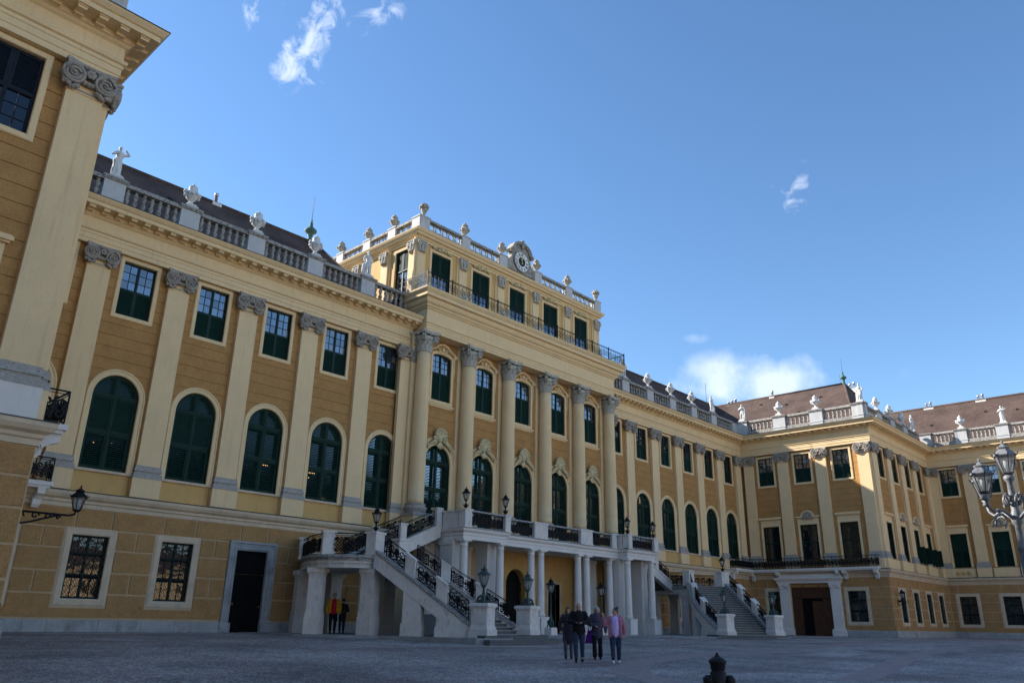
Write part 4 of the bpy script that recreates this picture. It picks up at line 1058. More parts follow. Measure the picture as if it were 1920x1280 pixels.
# ------------------------------------------------------------------ the two wings
RPIL = [.95, 4.45, 8.13, 12.0]; RWIN = [2.66, 6.3, 9.98]       # along the court face, from the inner corner
SWIN = [2.45+3.75*k for k in range(4)]; SPIL = [.52]+[4.33+3.75*k for k in range(3)]+[16.2]
def wing(sg):
    nm = 'right' if sg > 0 else 'left'
    if sg > 0: root = thing('palace_wing', 'yellow palace wing on the right with portal and long iron balcony', 'palace wing', T(XR, YS), 'side wings of the palace')
    else: root = thing('palace_wing', 'near palace wing at the left edge with dark shuttered window and huge pilaster', 'palace wing', T(XL, YS), 'side wings of the palace')
    right = sg > 0
    fc = F_RW if right else F_LW                      # court face
    U = (lambda u: u) if right else (lambda u: 12.54-u)
    # court face wall
    holes = []; gh = []
    if right:
        for c in RWIN:
            holes += [[(c-.76, 13.5), (c+.76, 13.5), (c+.76, 16.15), (c-.76, 16.15)], [(c-.8, 6.45), (c+.8, 6.45), (c+.8, 9.6), (c-.8, 9.6)]]
        gh = [[(RWIN[0]-.76, 1.2), (RWIN[0]+.76, 1.2), (RWIN[0]+.76, 3.72), (RWIN[0]-.76, 3.72)], [(4.12, -.5), (7.75, -.5), (7.75, 4.3), (4.12, 4.3)], [(RWIN[2]-.76, 1.2), (RWIN[2]+.76, 1.2), (RWIN[2]+.76, 3.72), (RWIN[2]-.76, 3.72)]]
    put('wall', MB().plate([(0, 5), (12.54, 5), (12.54, 17), (0, 17)], holes, 0, .3), 'joint', root, fc.M())
    put('wall', MB().plate([(-.3, -.8), (12.84, -.8), (12.84, 5.2), (-.3, 5.2)], gh, -.3, .3), 'joint_light', root, fc.M())
    for i, u in enumerate(RPIL):
        w = 1.04 if i else .96
        if i == 3 and right: pilaster(root, fc, U(12.02), 1.04)
        else: pilaster(root, fc, U(u if i != 3 else 12.02), w)
    if right:
        for i, c in enumerate(RWIN):
            win_upper(root, fc.M(c, 0, 13.5), h=2.65, gm='glass')
            win_mid(root, fc.M(c, 0, 6.45), 'glass', hood='flat' if i != 1 else 'round')
            a, b = RPIL[i]+.52, RPIL[i+1]-.52
            courses(root, fc, a, b, [rect_hole(c, .95, 6.3, 10.25), rect_hole(c, .90, 13.4, 16.3)])
        for i in (0, 2): win_ground(root, fc.M(RWIN[i], -.3, 1.2), 1.52, 2.52, lattice=False)
        rustic(root, fc, .42, 12.84, [(RWIN[0], 1.06, False), (5.93, 2.75, True), (RWIN[2], 1.06, False)])
    else:
        tmp = MB(); courses(root, fc, .6, 12.0, [], single=False, mb=tmp); put('wall_courses', tmp, 'roughcast', root, fc.M())['kind'] = 'stuff'
    # front of the step
    X0 = XR if right else XL
    US = (lambda u: XR+u) if right else (lambda u: XL-u)
    a, b = (XR, XW) if right else (-10.6, XL)
    wins = [US(u) for u in SWIN] if right else [US(u) for u in SWIN[:2]]
    holes = []; gh = []
    for c in wins:
        holes += [[(c-.76, 13.65), (c+.76, 13.65), (c+.76, 16.28), (c-.76, 16.28)], [(c-.75, 6.5), (c+.75, 6.5), (c+.75, 9.6), (c-.75, 9.6)]]; gh.append([(c-.7, 1.2), (c+.7, 1.2), (c+.7, 3.75), (c-.7, 3.75)])
    put('wall', MB().plate([(a, 5), (b, 5), (b, 17), (a, 17)], holes, 0, .3), 'joint', root, F_STEP.M())
    e0, e1 = (a-.3, b) if right else (a, b+.3)
    put('wall', MB().plate([(e0, -1.2), (e1, -1.2), (e1, 5.2), (e0, 5.2)], gh, -.3, .3), 'joint_light', root, F_STEP.M())
    for i, c in enumerate(wins):
        if right:
            win_upper(root, F_STEP.M(c, 0, 13.65)); win_mid(root, F_STEP.M(c, 0, 6.5), 'glass' if i < 2 else 'shut', 1.5, 3.1, hood='flat' if i in (0, 3) else 'round')
        else:
            near_window(root, F_STEP.M(c, 0, 13.65)); win_mid(root, F_STEP.M(c, 0, 6.5), 'shut', 1.5, 3.1)
        win_ground(root, F_STEP.M(c, -.3, 1.2), 1.4, 2.55, lattice=False)
    sp = SPIL if right else SPIL[:3]
    for u in sp: pilaster(root, F_STEP, US(u), pedm='cream' if right else 'stone_clean')
    es = [(SPIL[i]+.52, SPIL[i+1]-.52) for i in range(len(wins))]
    for i, (p, q) in enumerate(es):
        p, q = sorted((US(p), US(q))); courses(root, F_STEP, p, q, [rect_hole(wins[i], .9, 6.3, 10.28), rect_hole(wins[i], .90, 13.5, 16.4)])
    rustic(root, F_STEP, e0, e1, [(c, 1.0, False) for c in wins])
    for p in wins: put('apron_panel', MB().box(p-1.1, p+1.1, -.16, .0, 5.5, 6.4), 'cream', root, F_STEP.M())
    # corner pilasters turn the corner: the court-face pilaster shows its flank on the front
    # plinths
    if right: path = [(XR, YM), (XR, YS), (XW, YS), (XW, -25)]
    else: path = [(-10.6, -25), (-10.6, YS), (XL, YS), (XL, YM)]
    full = [(XCR, YM)]+path if right else path+[(XCL, YM)]
    i0, i1 = (1, 4) if right else (0, 3)
    put('entablature', MB().sweep(full, ENT, i0, i1), 'cream', root, I4); put('cornice_cover', MB().sweep(full, ENT_TOP, i0, i1), 'lead', root, I4)
    put('string_course', MB().sweep(full, STRING, i0, i1), 'cream_string', root, I4); put('string_cover', MB().sweep(full, STRING_TOP, i0, i1), 'lead', root, I4)
    if right:
        put('plinth', MB().sweep([(XCR, YM), (XR, YM), (XR, YM-3.05)], PLINTH, 1, 2, False), 'plinth', root, I4)
        put('plinth', MB().sweep([(XR, YM-8.85), (XR, YS), (XW, YS), (XW, -25)], PLINTH), 'plinth', root, I4)
    else: put('plinth', MB().sweep(full, PLINTH, i0, i1), 'plinth', root, I4)
    mods(root, fc, U(.9) if right else .0-.5, U(13.0) if right else 11.6)
    if right: mods(root, F_STEP, XR-.9, XW-.9)
    else: mods(root, F_STEP, -3, XL+.9)
    # balustrades
    if right:
        balustrade(root, F_RW, [.45, 4.45, 8.13, 12.1], -.1, 12.55, .62); balustrade(root, F_STEP, [XR+.45]+[XR+u for u in SPIL[1:4]], XR, XW-.3, .62)
    else:
        balustrade(root, F_STEP, [XL-.5, XL-SPIL[1]], XL-7, XL, .62); balustrade(root, F_LW, [.5, 4.4, 8.1], 0, 12.4, .62)
    # roofs
    e = lambda c, y, z: (XC+sg*c, y, z)
    vs = [e(34.4, 37.3, 18.66), e(34.4, 24.7, 18.66), e(42.7, 28.1, 25.05), e(42.7, 44, 25.05), e(51, 24.7, 18.66), e(51, 50, 18.66), e(34.4, 50, 18.66)]
    put('roof', MB().add(vs, [(6, 1, 2, 3), (1, 4, 2), (3, 2, 4, 5), (6, 3, 5)]), 'roof', root, I4)
    ridge_tiles(root, vs[2], vs[3]); ridge_tiles(root, vs[1], vs[2], .13); ridge_tiles(root, vs[2], vs[4], .12)
    if right:
        put('roof', MB().add([(XW+1.2, 50, 18.66), (XW+1.2, -25, 18.66), (97.6, -25, 25.0), (97.6, 50, 25.0), (106, -25, 18.66), (106, 50, 18.66)], [(0, 1, 2, 3), (3, 2, 4, 5), (1, 4, 2), (0, 3, 5)]), 'roof', root, I4); ridge_tiles(root, (97.6, -25, 25.0), (97.6, 50, 25.0))
        # far court face
        ws = [1.98+3.74*k for k in range(6)]; ps = [.5]+[3.85+3.74*k for k in range(6)]
        holes = []; gh = []
        for c in ws:
            holes += [[(c-.76, 13.5), (c+.76, 13.5), (c+.76, 16.2), (c-.76, 16.2)], [(c-.75, 6.5), (c+.75, 6.5), (c+.75, 9.75), (c-.75, 9.75)]]; gh.append([(c-.75, 1.2), (c+.75, 1.2), (c+.75, 3.75), (c-.75, 3.75)])
        put('wall', MB().plate([(0, 5), (46, 5), (46, 17), (0, 17)], holes, 0, .3), 'joint', root, F_W2.M()); put('wall', MB().plate([(-.3, -.8), (46, -.8), (46, 5.2), (-.3, 5.2)], gh, -.3, .3), 'joint_light', root, F_W2.M())
        for i, c in enumerate(ws):
            win_upper(root, F_W2.M(c, 0, 13.5), h=2.7); win_mid(root, F_W2.M(c, 0, 6.5), 'shut', 1.5, 3.25, hood='flat' if i % 2 == 0 else 'round'); win_ground(root, F_W2.M(c, -.3, 1.2), 1.5, 2.55, lattice=False)
            pilaster(root, F_W2, ps[i], 1.0); courses(root, F_W2, ps[i]+.52, ps[i+1]-.52, [rect_hole(c, .95, 6.3, 10.4), rect_hole(c, .90, 13.4, 16.3)])
            put('apron_panel', MB().box(c-1.1, c+1.1, -.16, .0, 5.5, 6.4), 'cream', root, F_W2.M())
            if i == 0:
                mb = MB()
                for k in range(3): mb.lathe([(.05, 0), (.17, -.02), (.19, -.05), (.1, -.06)], 12, (c-.5+.5*k, -.16, 5.95), 'y')
                put('apron_rosettes', mb, 'yellow', root, F_W2.M())
        rustic(root, F_W2, .42, 24, [(c, 1.06, False) for c in ws])
        mods(root, F_W2, .9, 24); balustrade(root, F_W2, [.45]+[3.85+3.74*k for k in range(6)], -.1, 26, .55)
        # flaps: open shutters of the last two step windows
        for c in wins[2:]:
            for s in (-1, 1): put('open_shutter', leaf(.72, 1.5), 'green', root, F_STEP.M(c+s*.75, -.1, 6.5) @ Matrix.Rotation(-pi/2 if s > 0 else -pi/2, 4, 'Z'))
        portal(root, fc)
    else:
        put('wall', MB().box(-12, -10.6, -40, YS+2, -1.5, 18.3), 'cream', root, I4)
        put('roof', MB().add([(-11.8, 50, 18.66), (-11.8, -40, 18.66), (-19, -40, 25.0), (-19, 50, 25.0), (-28, -40, 18.66), (-28, 50, 18.66)], [(0, 1, 2, 3), (3, 2, 4, 5), (1, 4, 2), (0, 3, 5)]), 'roof', root, I4)
    balcony(root, sg)
    return root
def near_window(parent, M, w=1.52, h=2.63):
    path = [(-w/2, 0), (-w/2, h), (w/2, h), (w/2, 0)]
    o = put('window', cached(('N', 's'), lambda: MB().frame(path, SUR, True).mesh('window')), 'cream', parent, M)
    mb = MB()
    for x0, x1 in ((-w/2, -w/2+.08), (-.05, .05), (w/2-.08, w/2)): mb.box(x0, x1, .08, .16, 0, h)
    for z in (0, h*.5-.04, h-.07): mb.box(-w/2, w/2, .078, .162, z, z+.08)
    for sx in (-1, 1):
        c = sx*(w/4+.0); mb.box(c-.016, c+.016, .12, .155, 0, h*.5)
        for i in range(1, 3): mb.box(c-.34, c+.34, .122, .153, h*.5*i/3-.014, h*.5*i/3+.014)
    put('sash', mb, 'blind_navy', o)
    pn = MB().box(0, .31, 0, .006, 0, h/6-.02).mesh('pane')
    for x in (-w/2+.07, -w/4+.01, .05, w/4+.02):
        for i in range(3): put('pane', pn, 'glass_dark', o, M @ Matrix.Translation((x, .14, h*.5*i/3+.01)))
    lf = leaf(w/2-.05, h*.5-.02, False, .07).mesh('shutter')
    for x in (-w/2+.01, .04): put('shutter', lf, 'blind_navy', o, M @ Matrix.Translation((x, .07, h*.5)))
def portal(root, fc):
    y = -.3
    p = put('portal', MB().box(3.0, 8.88, y-.42, y, 4.42, 4.66).box(2.9, 8.98, y-.55, y, 4.66, 4.78).box(2.8, 9.08, y-.66, y, 4.78, 4.9).box(3.2, 8.7, y-.3, y, 4.9, 5.2), 'stone_clean', root, fc.M())
    for c in (3.62, 8.26):
        q = put('portal_pilaster', MB().box(c-.42, c+.42, y-.36, y, .62, 3.95).box(c-.5, c+.5, y-.46, y, 4.2, 4.42), 'stone_clean', p)
        put('pilaster_base', MB().box(c-.56, c+.56, y-.52, y, -.2, .5).box(c-.52, c+.52, y-.46, y, .5, .62, .03), 'stone_clean', p)
        mb = MB().box(c-.44, c+.44, y-.38, y, 3.95, 4.2)
        for s in (-1, 1): mb.lathe([(.02, -.1), (.15, -.1), (.16, 0)], 14, (c+s*.32, y-.36, 4.08), 'y'); mb.tube(spiral(c+s*.32, 4.08, .14, 1.8, y-.48, -s, pi/2), .025, 5)
        put('capital', mb, 'stone_clean', q)
    d = put('door', MB().box(4.1, 7.77, y+.26, y+.3, -.2, 4.35), 'door_dark', p)
    for i, (a, b, z0, z1) in enumerate(((4.12, 5.0, 0, 3.1), (6.9, 7.75, 0, 3.1), (5.95, 6.9, 0, 2.9), (4.12, 7.75, 3.15, 4.3))):
        mb = MB().box(a, b, y+.1, y+.2, z0, z1)
        n = max(1, round((b-a)/.9)); 
        for k in range(n):
            x0 = a+(b-a)*k/n; x1 = a+(b-a)*(k+1)/n
            for z in ([z0+.2, z0+1.2, z0+2.1] if z1-z0 > 2 else [z0+.25]): mb.box(x0+.12, x1-.12, y+.06, y+.1, z, z+(.75 if z1-z0 > 2 else .65), .03)
        put('door_leaf', mb, 'wood', d)
def balcony(root, sg):
    """iron balcony on the court face that turns onto the last bay of the main front"""
    c0, c1 = AA, AA-1.12; X = lambda c: XC+sg*c
    ya, yb = YS+.24, YM-1.05; cm = 28.72
    pts = [(X(c0+.1), ya), (X(c1), ya), (X(c1), yb), (X(cm), yb), (X(cm), YM), (X(c0+.1), YM)]
    if sg < 0: pts = pts[::-1]
    b = put('balcony', MB().slab(pts, 5.50, 5.66).slab([(x, y) for x, y in [(X(c0), ya+.08), (X(c1+.08), ya+.08), (X(c1+.08), yb+.08), (X(cm+.08), yb+.08), (X(cm+.08), YM), (X(c0), YM)]], 5.40, 5.50), 'stone_clean', root, I4)
    zz = 5.66; q = .1
    n = 6
    P = [(X(c1+q), ya+q+(yb-ya-2*q+.15)*i/n, zz) for i in range(n+1)]
    for i in range(n): railing(b, P[i], P[i+1], .95, 'gilt')
    railing(b, (X(c0-.3), ya+q, zz), (X(c1+q), ya+q, zz), .95, 'gilt'); railing(b, P[-1], (X(cm+q), yb+q, zz), .95, 'gilt') ; railing(b, (X(cm+q), yb+q, zz), (X(cm+q), YM-.4, zz), .95, 'gilt')
    def console():
        mb = MB().box(-.16, .16, -1.15, 0, .38, .52)
        mb.lathe([(.02, -.16), (.24, -.16), (.24, .16), (.02, .16)], 14, (0, 0, 0), 'y') if 0 else None
        pr = [(0, 0), (.1, -.25), (.34, -.32), (.5, -.2), (.55, .0), (.8, .12), (1.1, .2), (1.12, .38), (0, .38)]
        vs = [(x, -d, z) for x in (-.14, .14) for d, z in pr]; k = len(pr)
        mb.add(vs, [tuple(range(k)), tuple(range(2*k-1, k-1, -1))]+[(i, k+i, k+(i+1) % k, (i+1) % k) for i in range(k)])
        for sx in (-.15, .15): mb.tube([(sx, -d, z) for d, _, z in [(a, 0, b_) for a, _, b_ in spiral(.32, -.05, .18, 1.7, 0)]], .03, 5)
        return mb.mesh('console')
    rot = -pi/2 if sg > 0 else pi/2
    for y in ((YS+.55, YS+3.2, 27.25, 32.75, 35.3) if sg > 0 else (YS+.6, 27.25, 32.75)): put('console', cached('console', console), 'stone_clean', b, T(X(c0-.3), y, 4.98, rot) @ Matrix.Diagonal((1, .68, 1, 1)))
    put('console', cached('console', console), 'stone_clean', b, T(X(cm+.35), YM-.3, 4.98, 0) @ Matrix.Diagonal((1, .6, 1, 1)))
wing(1); wing(-1)
def gate_building():
    o = thing('court_building', 'low yellow building across the court, seen only as a reflection in window panes', 'building', T(30, -85))
    holes = []
    for i in range(24):
        c = -70+i*8.5
        for z in (1.2, 5.6): holes.append([(c-.8, z), (c+.8, z), (c+.8, z+2.4), (c-.8, z+2.4)])
    M = T(30, -85, -1.4, pi)
    put('wall', MB().plate([(-80, 0), (140, 0), (140, 9.5), (-80, 9.5)], holes, 0, .3), 'cream', o, M)
    pn = MB().box(-.8, .8, .25, .3, 0, 2.4).mesh('window')
    for i in range(24):
        for z in (1.2, 5.6): put('window', pn, 'glass_dark', o, M @ Matrix.Translation((-70+i*8.5, 0, z)))
    put('cornice', MB().box(-80.4, 140.4, -.5, .4, 9.5, 10), 'cream', o, M)
    put('roof', MB().add([(-80, -.4, 10), (140, -.4, 10), (140, 7, 15), (-80, 7, 15), (140, 14, 10), (-80, 14, 10)], [(0, 1, 2, 3), (3, 2, 4, 5), (1, 4, 2), (0, 3, 5)]), 'roof', o, M)
gate_building()
# ------------------------------------------------------------------ terrace on columns
TZ = 5.46
TER = thing('terrace', 'white stone terrace on columns in front of the middle doors', 'terrace', T(XC, 31.5))
def terrace():
    L = [(-9.4, 35.6), (-9.4, 31.2), (-6.0, 31.2), (-6.0, 32.0), (6.0, 32.0), (6.0, 31.2), (9.4, 31.2), (9.4, 35.6)]
    path = [(XC+x, y) for x, y in L]
    prof = [(-.55, 4.86), (0, 4.86), (0, 5.06), (.03, 5.08), (.03, 5.22), (.12, 5.28), (.16, 5.34), (.18, 5.44), (-.3, 5.46)]
    put('entablature', MB().sweep(path, prof), 'stone_clean', TER, I4)
    mb = MB(); mb.box(XC-9.3, XC+9.3, 32.1, 35.6, 5.0, 5.44).box(XC-9.3, XC-6.1, 31.3, 32.1, 5.0, 5.44).box(XC+6.1, XC+9.3, 31.3, 32.1, 5.0, 5.44)
    put('terrace_floor', mb, 'stone', TER, I4)
    colm = cached('tcol', lambda: MB().lathe([(.27, 0), (.27, .06), (.30, .09), (.30, .14), (.245, .18)]+[(.245-.04*(t/8)**1.5, .2+3.3*t/8) for t in range(9)]+[(.235, 3.53), (.235, 3.57), (.21, 3.59), (.21, 3.68), (.28, 3.72), (.28, 3.76)], 22).box(-.31, .31, -.31, .31, 3.76, 3.86).mesh('column'))
    pedm = cached('tped', lambda: MB().box(-.40, .40, -.40, .40, -.3, .92, 0).box(-.43, .43, -.43, .43, .92, 1.0).mesh('column_pedestal'))
    cols = [(9.12, 31.42), (6.27, 31.42), (2.73, 32.2), (1.83, 32.2), (9.12, 33.45), (5.6, 32.45)]
    for s in (-1, 1):
        for c, y in cols:
            o = put('column', colm, 'stone_clean', TER, T(XC+s*c, y, 1.0))
            put('column_pedestal', pedm, 'stone_clean', o, T(XC+s*c, y, 0))
        for a, b, y0, y1 in ((8.75, 9.45, 31.95, 33.0), (6.05, 6.75, 31.95, 32.95), (8.75, 9.45, 34.2, 35.2), (5.7, 6.6, 34.3, 35.2)):
            x0, x1 = sorted((XC+s*a, XC+s*b))
            put('pier', MB().box(x0, x1, y0, y1, 1.0, 4.72).box(x0-.05, x1+.05, y0-.05, y1+.05, 4.6, 4.86).box(x0-.1, x1+.1, y0-.1, y1+.1, -.3, 1.0, .0), 'stone_clean', TER, I4)
        # end piers and parapet
        def post(c, y, w=.26, d=.26, h=.98, mt='stone'):
            o = put('parapet_pedestal', MB().box(-w, w, -d, d, 0, h-.1).box(-w-.05, w+.05, -d-.05, d+.05, h-.1, h).box(-w-.03, w+.03, -d-.03, d+.03, 0, .1).box(-w+.07, w-.07, -d-.012, d+.012, .2, h-.2), mt, TER, T(XC+s*c, y, TZ))
        post(9.28, 31.22); post(6.1, 31.22, .22, .24)
        post(9.28, 32.2, .2, .62, .98); post(9.28, 33.1, .2, .2, 1.02)
        post(6.05, 31.75, .22, .22); post(2.28, 31.98, .62, .22)
        post(5.35, 31.98, .25, .22)
        for a, b, y in ((9.0, 6.35, 31.2), (5.1, 2.9, 31.98)):
            railing(TER, (XC+s*a, y, TZ+.02), (XC+s*b, y, TZ+.02), .84, 'gilt')
        for a, b, y in ((9.5, 5.85, 31.2), (5.9, 0.0, 31.98)):
            x0, x1 = sorted((XC+s*a, XC+s*b)); put('coping', MB().box(x0, x1, y-.2, y+.2, TZ+.86, TZ+.95).box(x0, x1, y-.17, y+.17, TZ, TZ+.06), 'stone_rail', TER, I4)
    post2 = lambda c: None
    railing(TER, (XC-1.6, 31.98, TZ+.02), (XC+1.6, 31.98, TZ+.02), .84, 'gilt')
    # vaulted passage behind the columns
    holes = []
    for k in range(-2, 3):
        c = XC+3.856*k
        if k % 2 == 0: holes.append([(c+x, z) for x, z in arch_pts(.95, .02, 3.0)])
        else: holes.append([(c-.62, .02), (c+.62, .02), (c+.62, 3.15), (c-.62, 3.15)])
    put('arcade_wall', MB().plate([(XCL-.6, -.3), (XCR+.6, -.3), (XCR+.6, 5.1), (XCL-.6, 5.1)], holes, -.1, .5), 'yellow', TER, F_MAIN.M())
    for k in range(-2, 3):
        c = XC+3.856*k
        if k % 2 == 0:
            g = MB()
            for i in range(9): x = -.9+1.8*i/8; g.tube([(c+x, .3, 0), (c+x, .3, 3.0+sqrt(max(.02, .9*.9-x*x)))], .018, 4, False)
            for z in (.1, .9, 1.8, 2.7, 3.0): g.box(c-.95, c+.95, .285, .315, z, z+.05)
            put('gate_grille', g, 'iron', TER, F_MAIN.M())
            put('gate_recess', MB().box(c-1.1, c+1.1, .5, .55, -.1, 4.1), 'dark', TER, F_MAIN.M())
        else:
            put('door', MB().box(c-.62, c, .25, .3, 0, 3.15).box(c+.01, c+.62, .25, .3, 0, 3.15), 'door_dark', TER, F_MAIN.M())
            put('door_frame', MB().frame([(c-.62, .02), (c-.62, 3.15), (c+.62, 3.15), (c+.62, .02)], [(0, .2), (0, -.14), (.16, -.16), (.2, -.1)]), 'cream_string', TER, F_MAIN.M())
    put('pavement', MB().slab([(XC-19.3, 36), (XC-19.3, 31.2), (XC-18.2, 29.6), (XC-16.6, 28.9), (XC-15.8, 27.0), (XC-15.1, 24.3), (XC-13.5, 24.0), (XC-8.4, 26.0), (XC-4, 30.3), (XC+4, 30.3), (XC+8.4, 26.0), (XC+13.5, 24.0), (XC+15.1, 24.3), (XC+15.8, 27.0), (XC+16.6, 28.9), (XC+18.2, 29.6), (XC+19.3, 31.2), (XC+19.3, 36)], -.6, .02), 'tread', TER, I4)
terrace()

# ------------------------------------------------------------------ curved double stairs
def bez(a, b, c, t): return ((1-t)**2*a[0]+2*t*(1-t)*b[0]+t*t*c[0], (1-t)**2*a[1]+2*t*(1-t)*b[1]+t*t*c[1])
LZ = 3.42; NS = 22
def staircase(sg):
    lab = 'curved white stone stair left of the terrace with black scrollwork railing' if sg < 0 else 'curved white stone stair right of the terrace showing its steps from the front'
    X = lambda c: XC+sg*c
    ST = thing('staircase', lab, 'staircase', T(X(15), 29), 'double stairs of the court front')
    out = lambda t: bez((14.0, 25.1), (15.3, 27.2), (16.38, 29.6), t)
    inn = lambda t: bez((9.75, 26.35), (10.9, 29.4), (13.6, 30.9), t)
    P3 = lambda cy, z: (X(cy[0]), cy[1], z)
    for i in range(NS):
        t0, t1 = i/NS, min(1.0, (i+1)/NS+.03); z = LZ*(i+1)/NS
        q = [out(t0), inn(t0), inn(t1), out(t1)]; pts = [(X(a), b) for a, b in q]
        if sg < 0: pts = pts[::-1]
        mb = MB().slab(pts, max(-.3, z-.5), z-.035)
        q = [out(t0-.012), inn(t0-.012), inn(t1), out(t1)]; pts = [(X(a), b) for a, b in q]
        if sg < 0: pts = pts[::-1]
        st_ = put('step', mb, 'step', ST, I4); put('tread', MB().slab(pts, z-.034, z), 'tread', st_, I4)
    # two broad rounded steps at the foot
    for k, (e, z0, z1) in enumerate(((.95, -.6, -.04), (.45, -.3, .12))):
        pts = []
        for i in range(15):
            t = i/14.0; c = 14.3+e*.5+(8.9-e*1.2-14.3-e*.5)*t; y = 24.75+(26.5-24.75)*t-e-.75*sin(pi*t)*(.8+.3*e)
            pts.append((X(c), y))
        pts += [(X(9.2), 27.4), (X(14.4), 26.2)]
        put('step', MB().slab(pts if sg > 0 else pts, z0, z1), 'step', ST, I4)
    # sloping stringers
    def stringer(fn, side, t0=0.02, t1=1.0):
        n = 16; vs = []; v2 = []
        for i in range(n+1):
            t = t0+(t1-t0)*i/n; p = Vector(fn(t)); q = Vector(fn(min(1, t+.02)))-Vector(fn(max(0, t-.02))); q.normalize(); nn = Vector((q.y, -q.x))*side
            zt = LZ*t+.30; zb = max(-.35, LZ*t-.52)
            for off, z in ((.26, zb), (.26, zt-.16), (-.16, zt-.16), (-.16, zb)):
                r = p+nn*off; vs.append((X(r.x), r.y, z))
            for off, z in ((.26, zt-.16), (.33, zt-.12), (.33, zt), (-.18, zt), (-.18, zt-.16)):
                r = p+nn*off; v2.append((X(r.x), r.y, z))
        ff = lambda c: [(i*c+k, (i+1)*c+k, (i+1)*c+(k+1) % c, i*c+(k+1) % c) for i in range(n) for k in range(c)]+[tuple(range(c)), tuple(n*c+k for k in range(c-1, -1, -1))]
        so = put('stringer', MB().add(vs, ff(4)), 'stone', ST, I4); put('coping', MB().add(v2, ff(5)), 'stone_rail', so, I4)
    stringer(out, 1); stringer(inn, -1)
    def ped(cy, z, w=.2, h=.98, ang=0, mt='stone', nm='rail_pedestal'):
        put(nm, MB().box(-w, w, -.22, .22, -.25, h-.1).box(-w-.05, w+.05, -.27, .27, h-.1, h).box(-w+.06, w-.06, -.235, .235, .18, h-.2), mt, ST, T(X(cy[0]), cy[1], z, ang))
    def sped(fn, t, w=.24, h=.84):      # rail pedestal that follows the slope
        q = Vector(fn(t+.03))-Vector(fn(t-.03)); L_ = q.length; sl = LZ*.06/L_; a = atan2(q.y, q.x*sg)
        def sb(mb, x0, x1, y0, y1, z0, z1):
            v = [(x, y, z+sl*x) for z in (z0, z1) for x, y in ((x0, y0), (x1, y0), (x1, y1), (x0, y1))]
            mb.add(v, [(0, 3, 2, 1), (4, 5, 6, 7), (0, 1, 5, 4), (1, 2, 6, 5), (2, 3, 7, 6), (3, 0, 4, 7)])
        mb = MB(); sb(mb, -w, w, -.16, .16, -.1, h-.09); sb(mb, -w-.03, w+.03, -.2, .2, h-.09, h); sb(mb, -w+.07, w-.07, -.172, .172, .14, h-.2)
        c, y = fn(t); put('rail_pedestal', mb, 'stone', ST, T(X(c), y, LZ*t+.3, a))
    ts = [0.07, .36, .66, .95]
    for fn in (out, inn):
        for a, b in zip(ts, ts[1:]):
            g = .045
            pts = [P3(fn(a+g+(b-a-2*g)*i/5), LZ*(a+g+(b-a-2*g)*i/5)+.30) for i in range(6)]
            railing(ST, pts[0], pts[-1], .82, 'scroll', curve=pts[1:-1])
        for t in ts[1:3]:
            sped(fn, t)
    # foot pedestals
    for nm, cy in (('o', (14.05, 24.95)), ('i', (9.72, 26.25))):
        ang = sg*radians(-17) if nm == 'o' else sg*radians(-10)
        put('foot_pedestal', MB().box(-.46, .46, -.46, .46, -.5, .36).box(-.43, .43, -.43, .43, .36, .52, .04).box(-.38, .38, -.38, .38, .5, 1.22).box(-.30, .30, -.392, .392, .62, 1.1).box(-.392, .392, -.30, .30, .62, 1.1).box(-.42, .42, -.42, .42, 1.22, 1.29).box(-.47, .47, -.47, .47, 1.29, 1.42, .03), 'stone', ST, T(X(cy[0]), cy[1], 0, ang))
    # landing
    rim = [(13.6, 30.9), (16.4, 29.55), (17.1, 29.75), (17.7, 30.2), (18.15, 30.8), (18.35, 31.4), (18.3, 32.1), (18.05, 32.9), (17.65, 33.7), (17.15, 34.5), (16.5, 35.66), (14.2, 35.66), (14.2, 33)]
    def off(k): return [(X(15.8+(c-15.8)*k), 33+(y-33)*k if y < 35 else y) for c, y in rim]
    put('landing', MB().slab(off(.96), 2.86, 3.06).slab(off(.985), 3.06, 3.17), 'stone', ST, I4)
    put('landing_floor', MB().slab(off(1.0), 3.17, 3.29).slab(off(1.03), 3.29, LZ), 'stone_rail', ST, I4)
    for c, y, r in ((16.3, 30.0, -.35), (17.92, 31.85, -.7), (17.0, 34.45, .3), (14.9, 34.9, 0), (14.1, 31.6, 0)):
        put('pillar', MB().box(-.38, .38, -.36, .36, -.5, .78).box(-.33, .33, -.31, .31, .78, 2.62).box(-.25, .25, -.322, .322, 1.05, 2.4).box(-.355, .355, -.335, .335, .78, .98).box(-.36, .36, -.34, .34, 2.55, 2.66).box(-.42, .42, -.4, .4, 2.66, 2.86), 'stone', ST, T(X(c), y, 0, sg*r))
    lz = LZ
    ped2 = lambda c, y, a=0, w=.3: put('landing_pedestal', MB().box(-w, w, -.28, .28, 0, .96).box(-w-.05, w+.05, -.33, .33, .96, 1.06).box(-w+.07, w-.07, -.292, .292, .2, .82).box(-w-.02, w+.02, -.3, .3, 0, .12), 'stone', ST, T(X(c), y, lz, a))
    ped2(16.4, 29.78, sg*-.35, .38); ped2(18.0, 31.15, sg*-1.15, .22); ped2(16.75, 35.15, sg*.6, .16); ped2(13.7, 31.15, 0, .34)
    railing(ST, P3((16.85, 29.88), lz), P3((17.9, 30.9), lz), .95, 'scroll', curve=[P3((17.45, 30.3), lz)])
    railing(ST, P3((18.05, 31.45), lz), P3((16.85, 35.0), lz), .95, 'scroll', curve=[P3((17.98, 32.2), lz), P3((17.7, 33.1), lz), P3((17.3, 34.0), lz)])
    railing(ST, P3((13.75, 31.4), lz), P3((14.1, 32.9), lz), .95, 'scroll')
    # upper flight along the wall
    n = 14
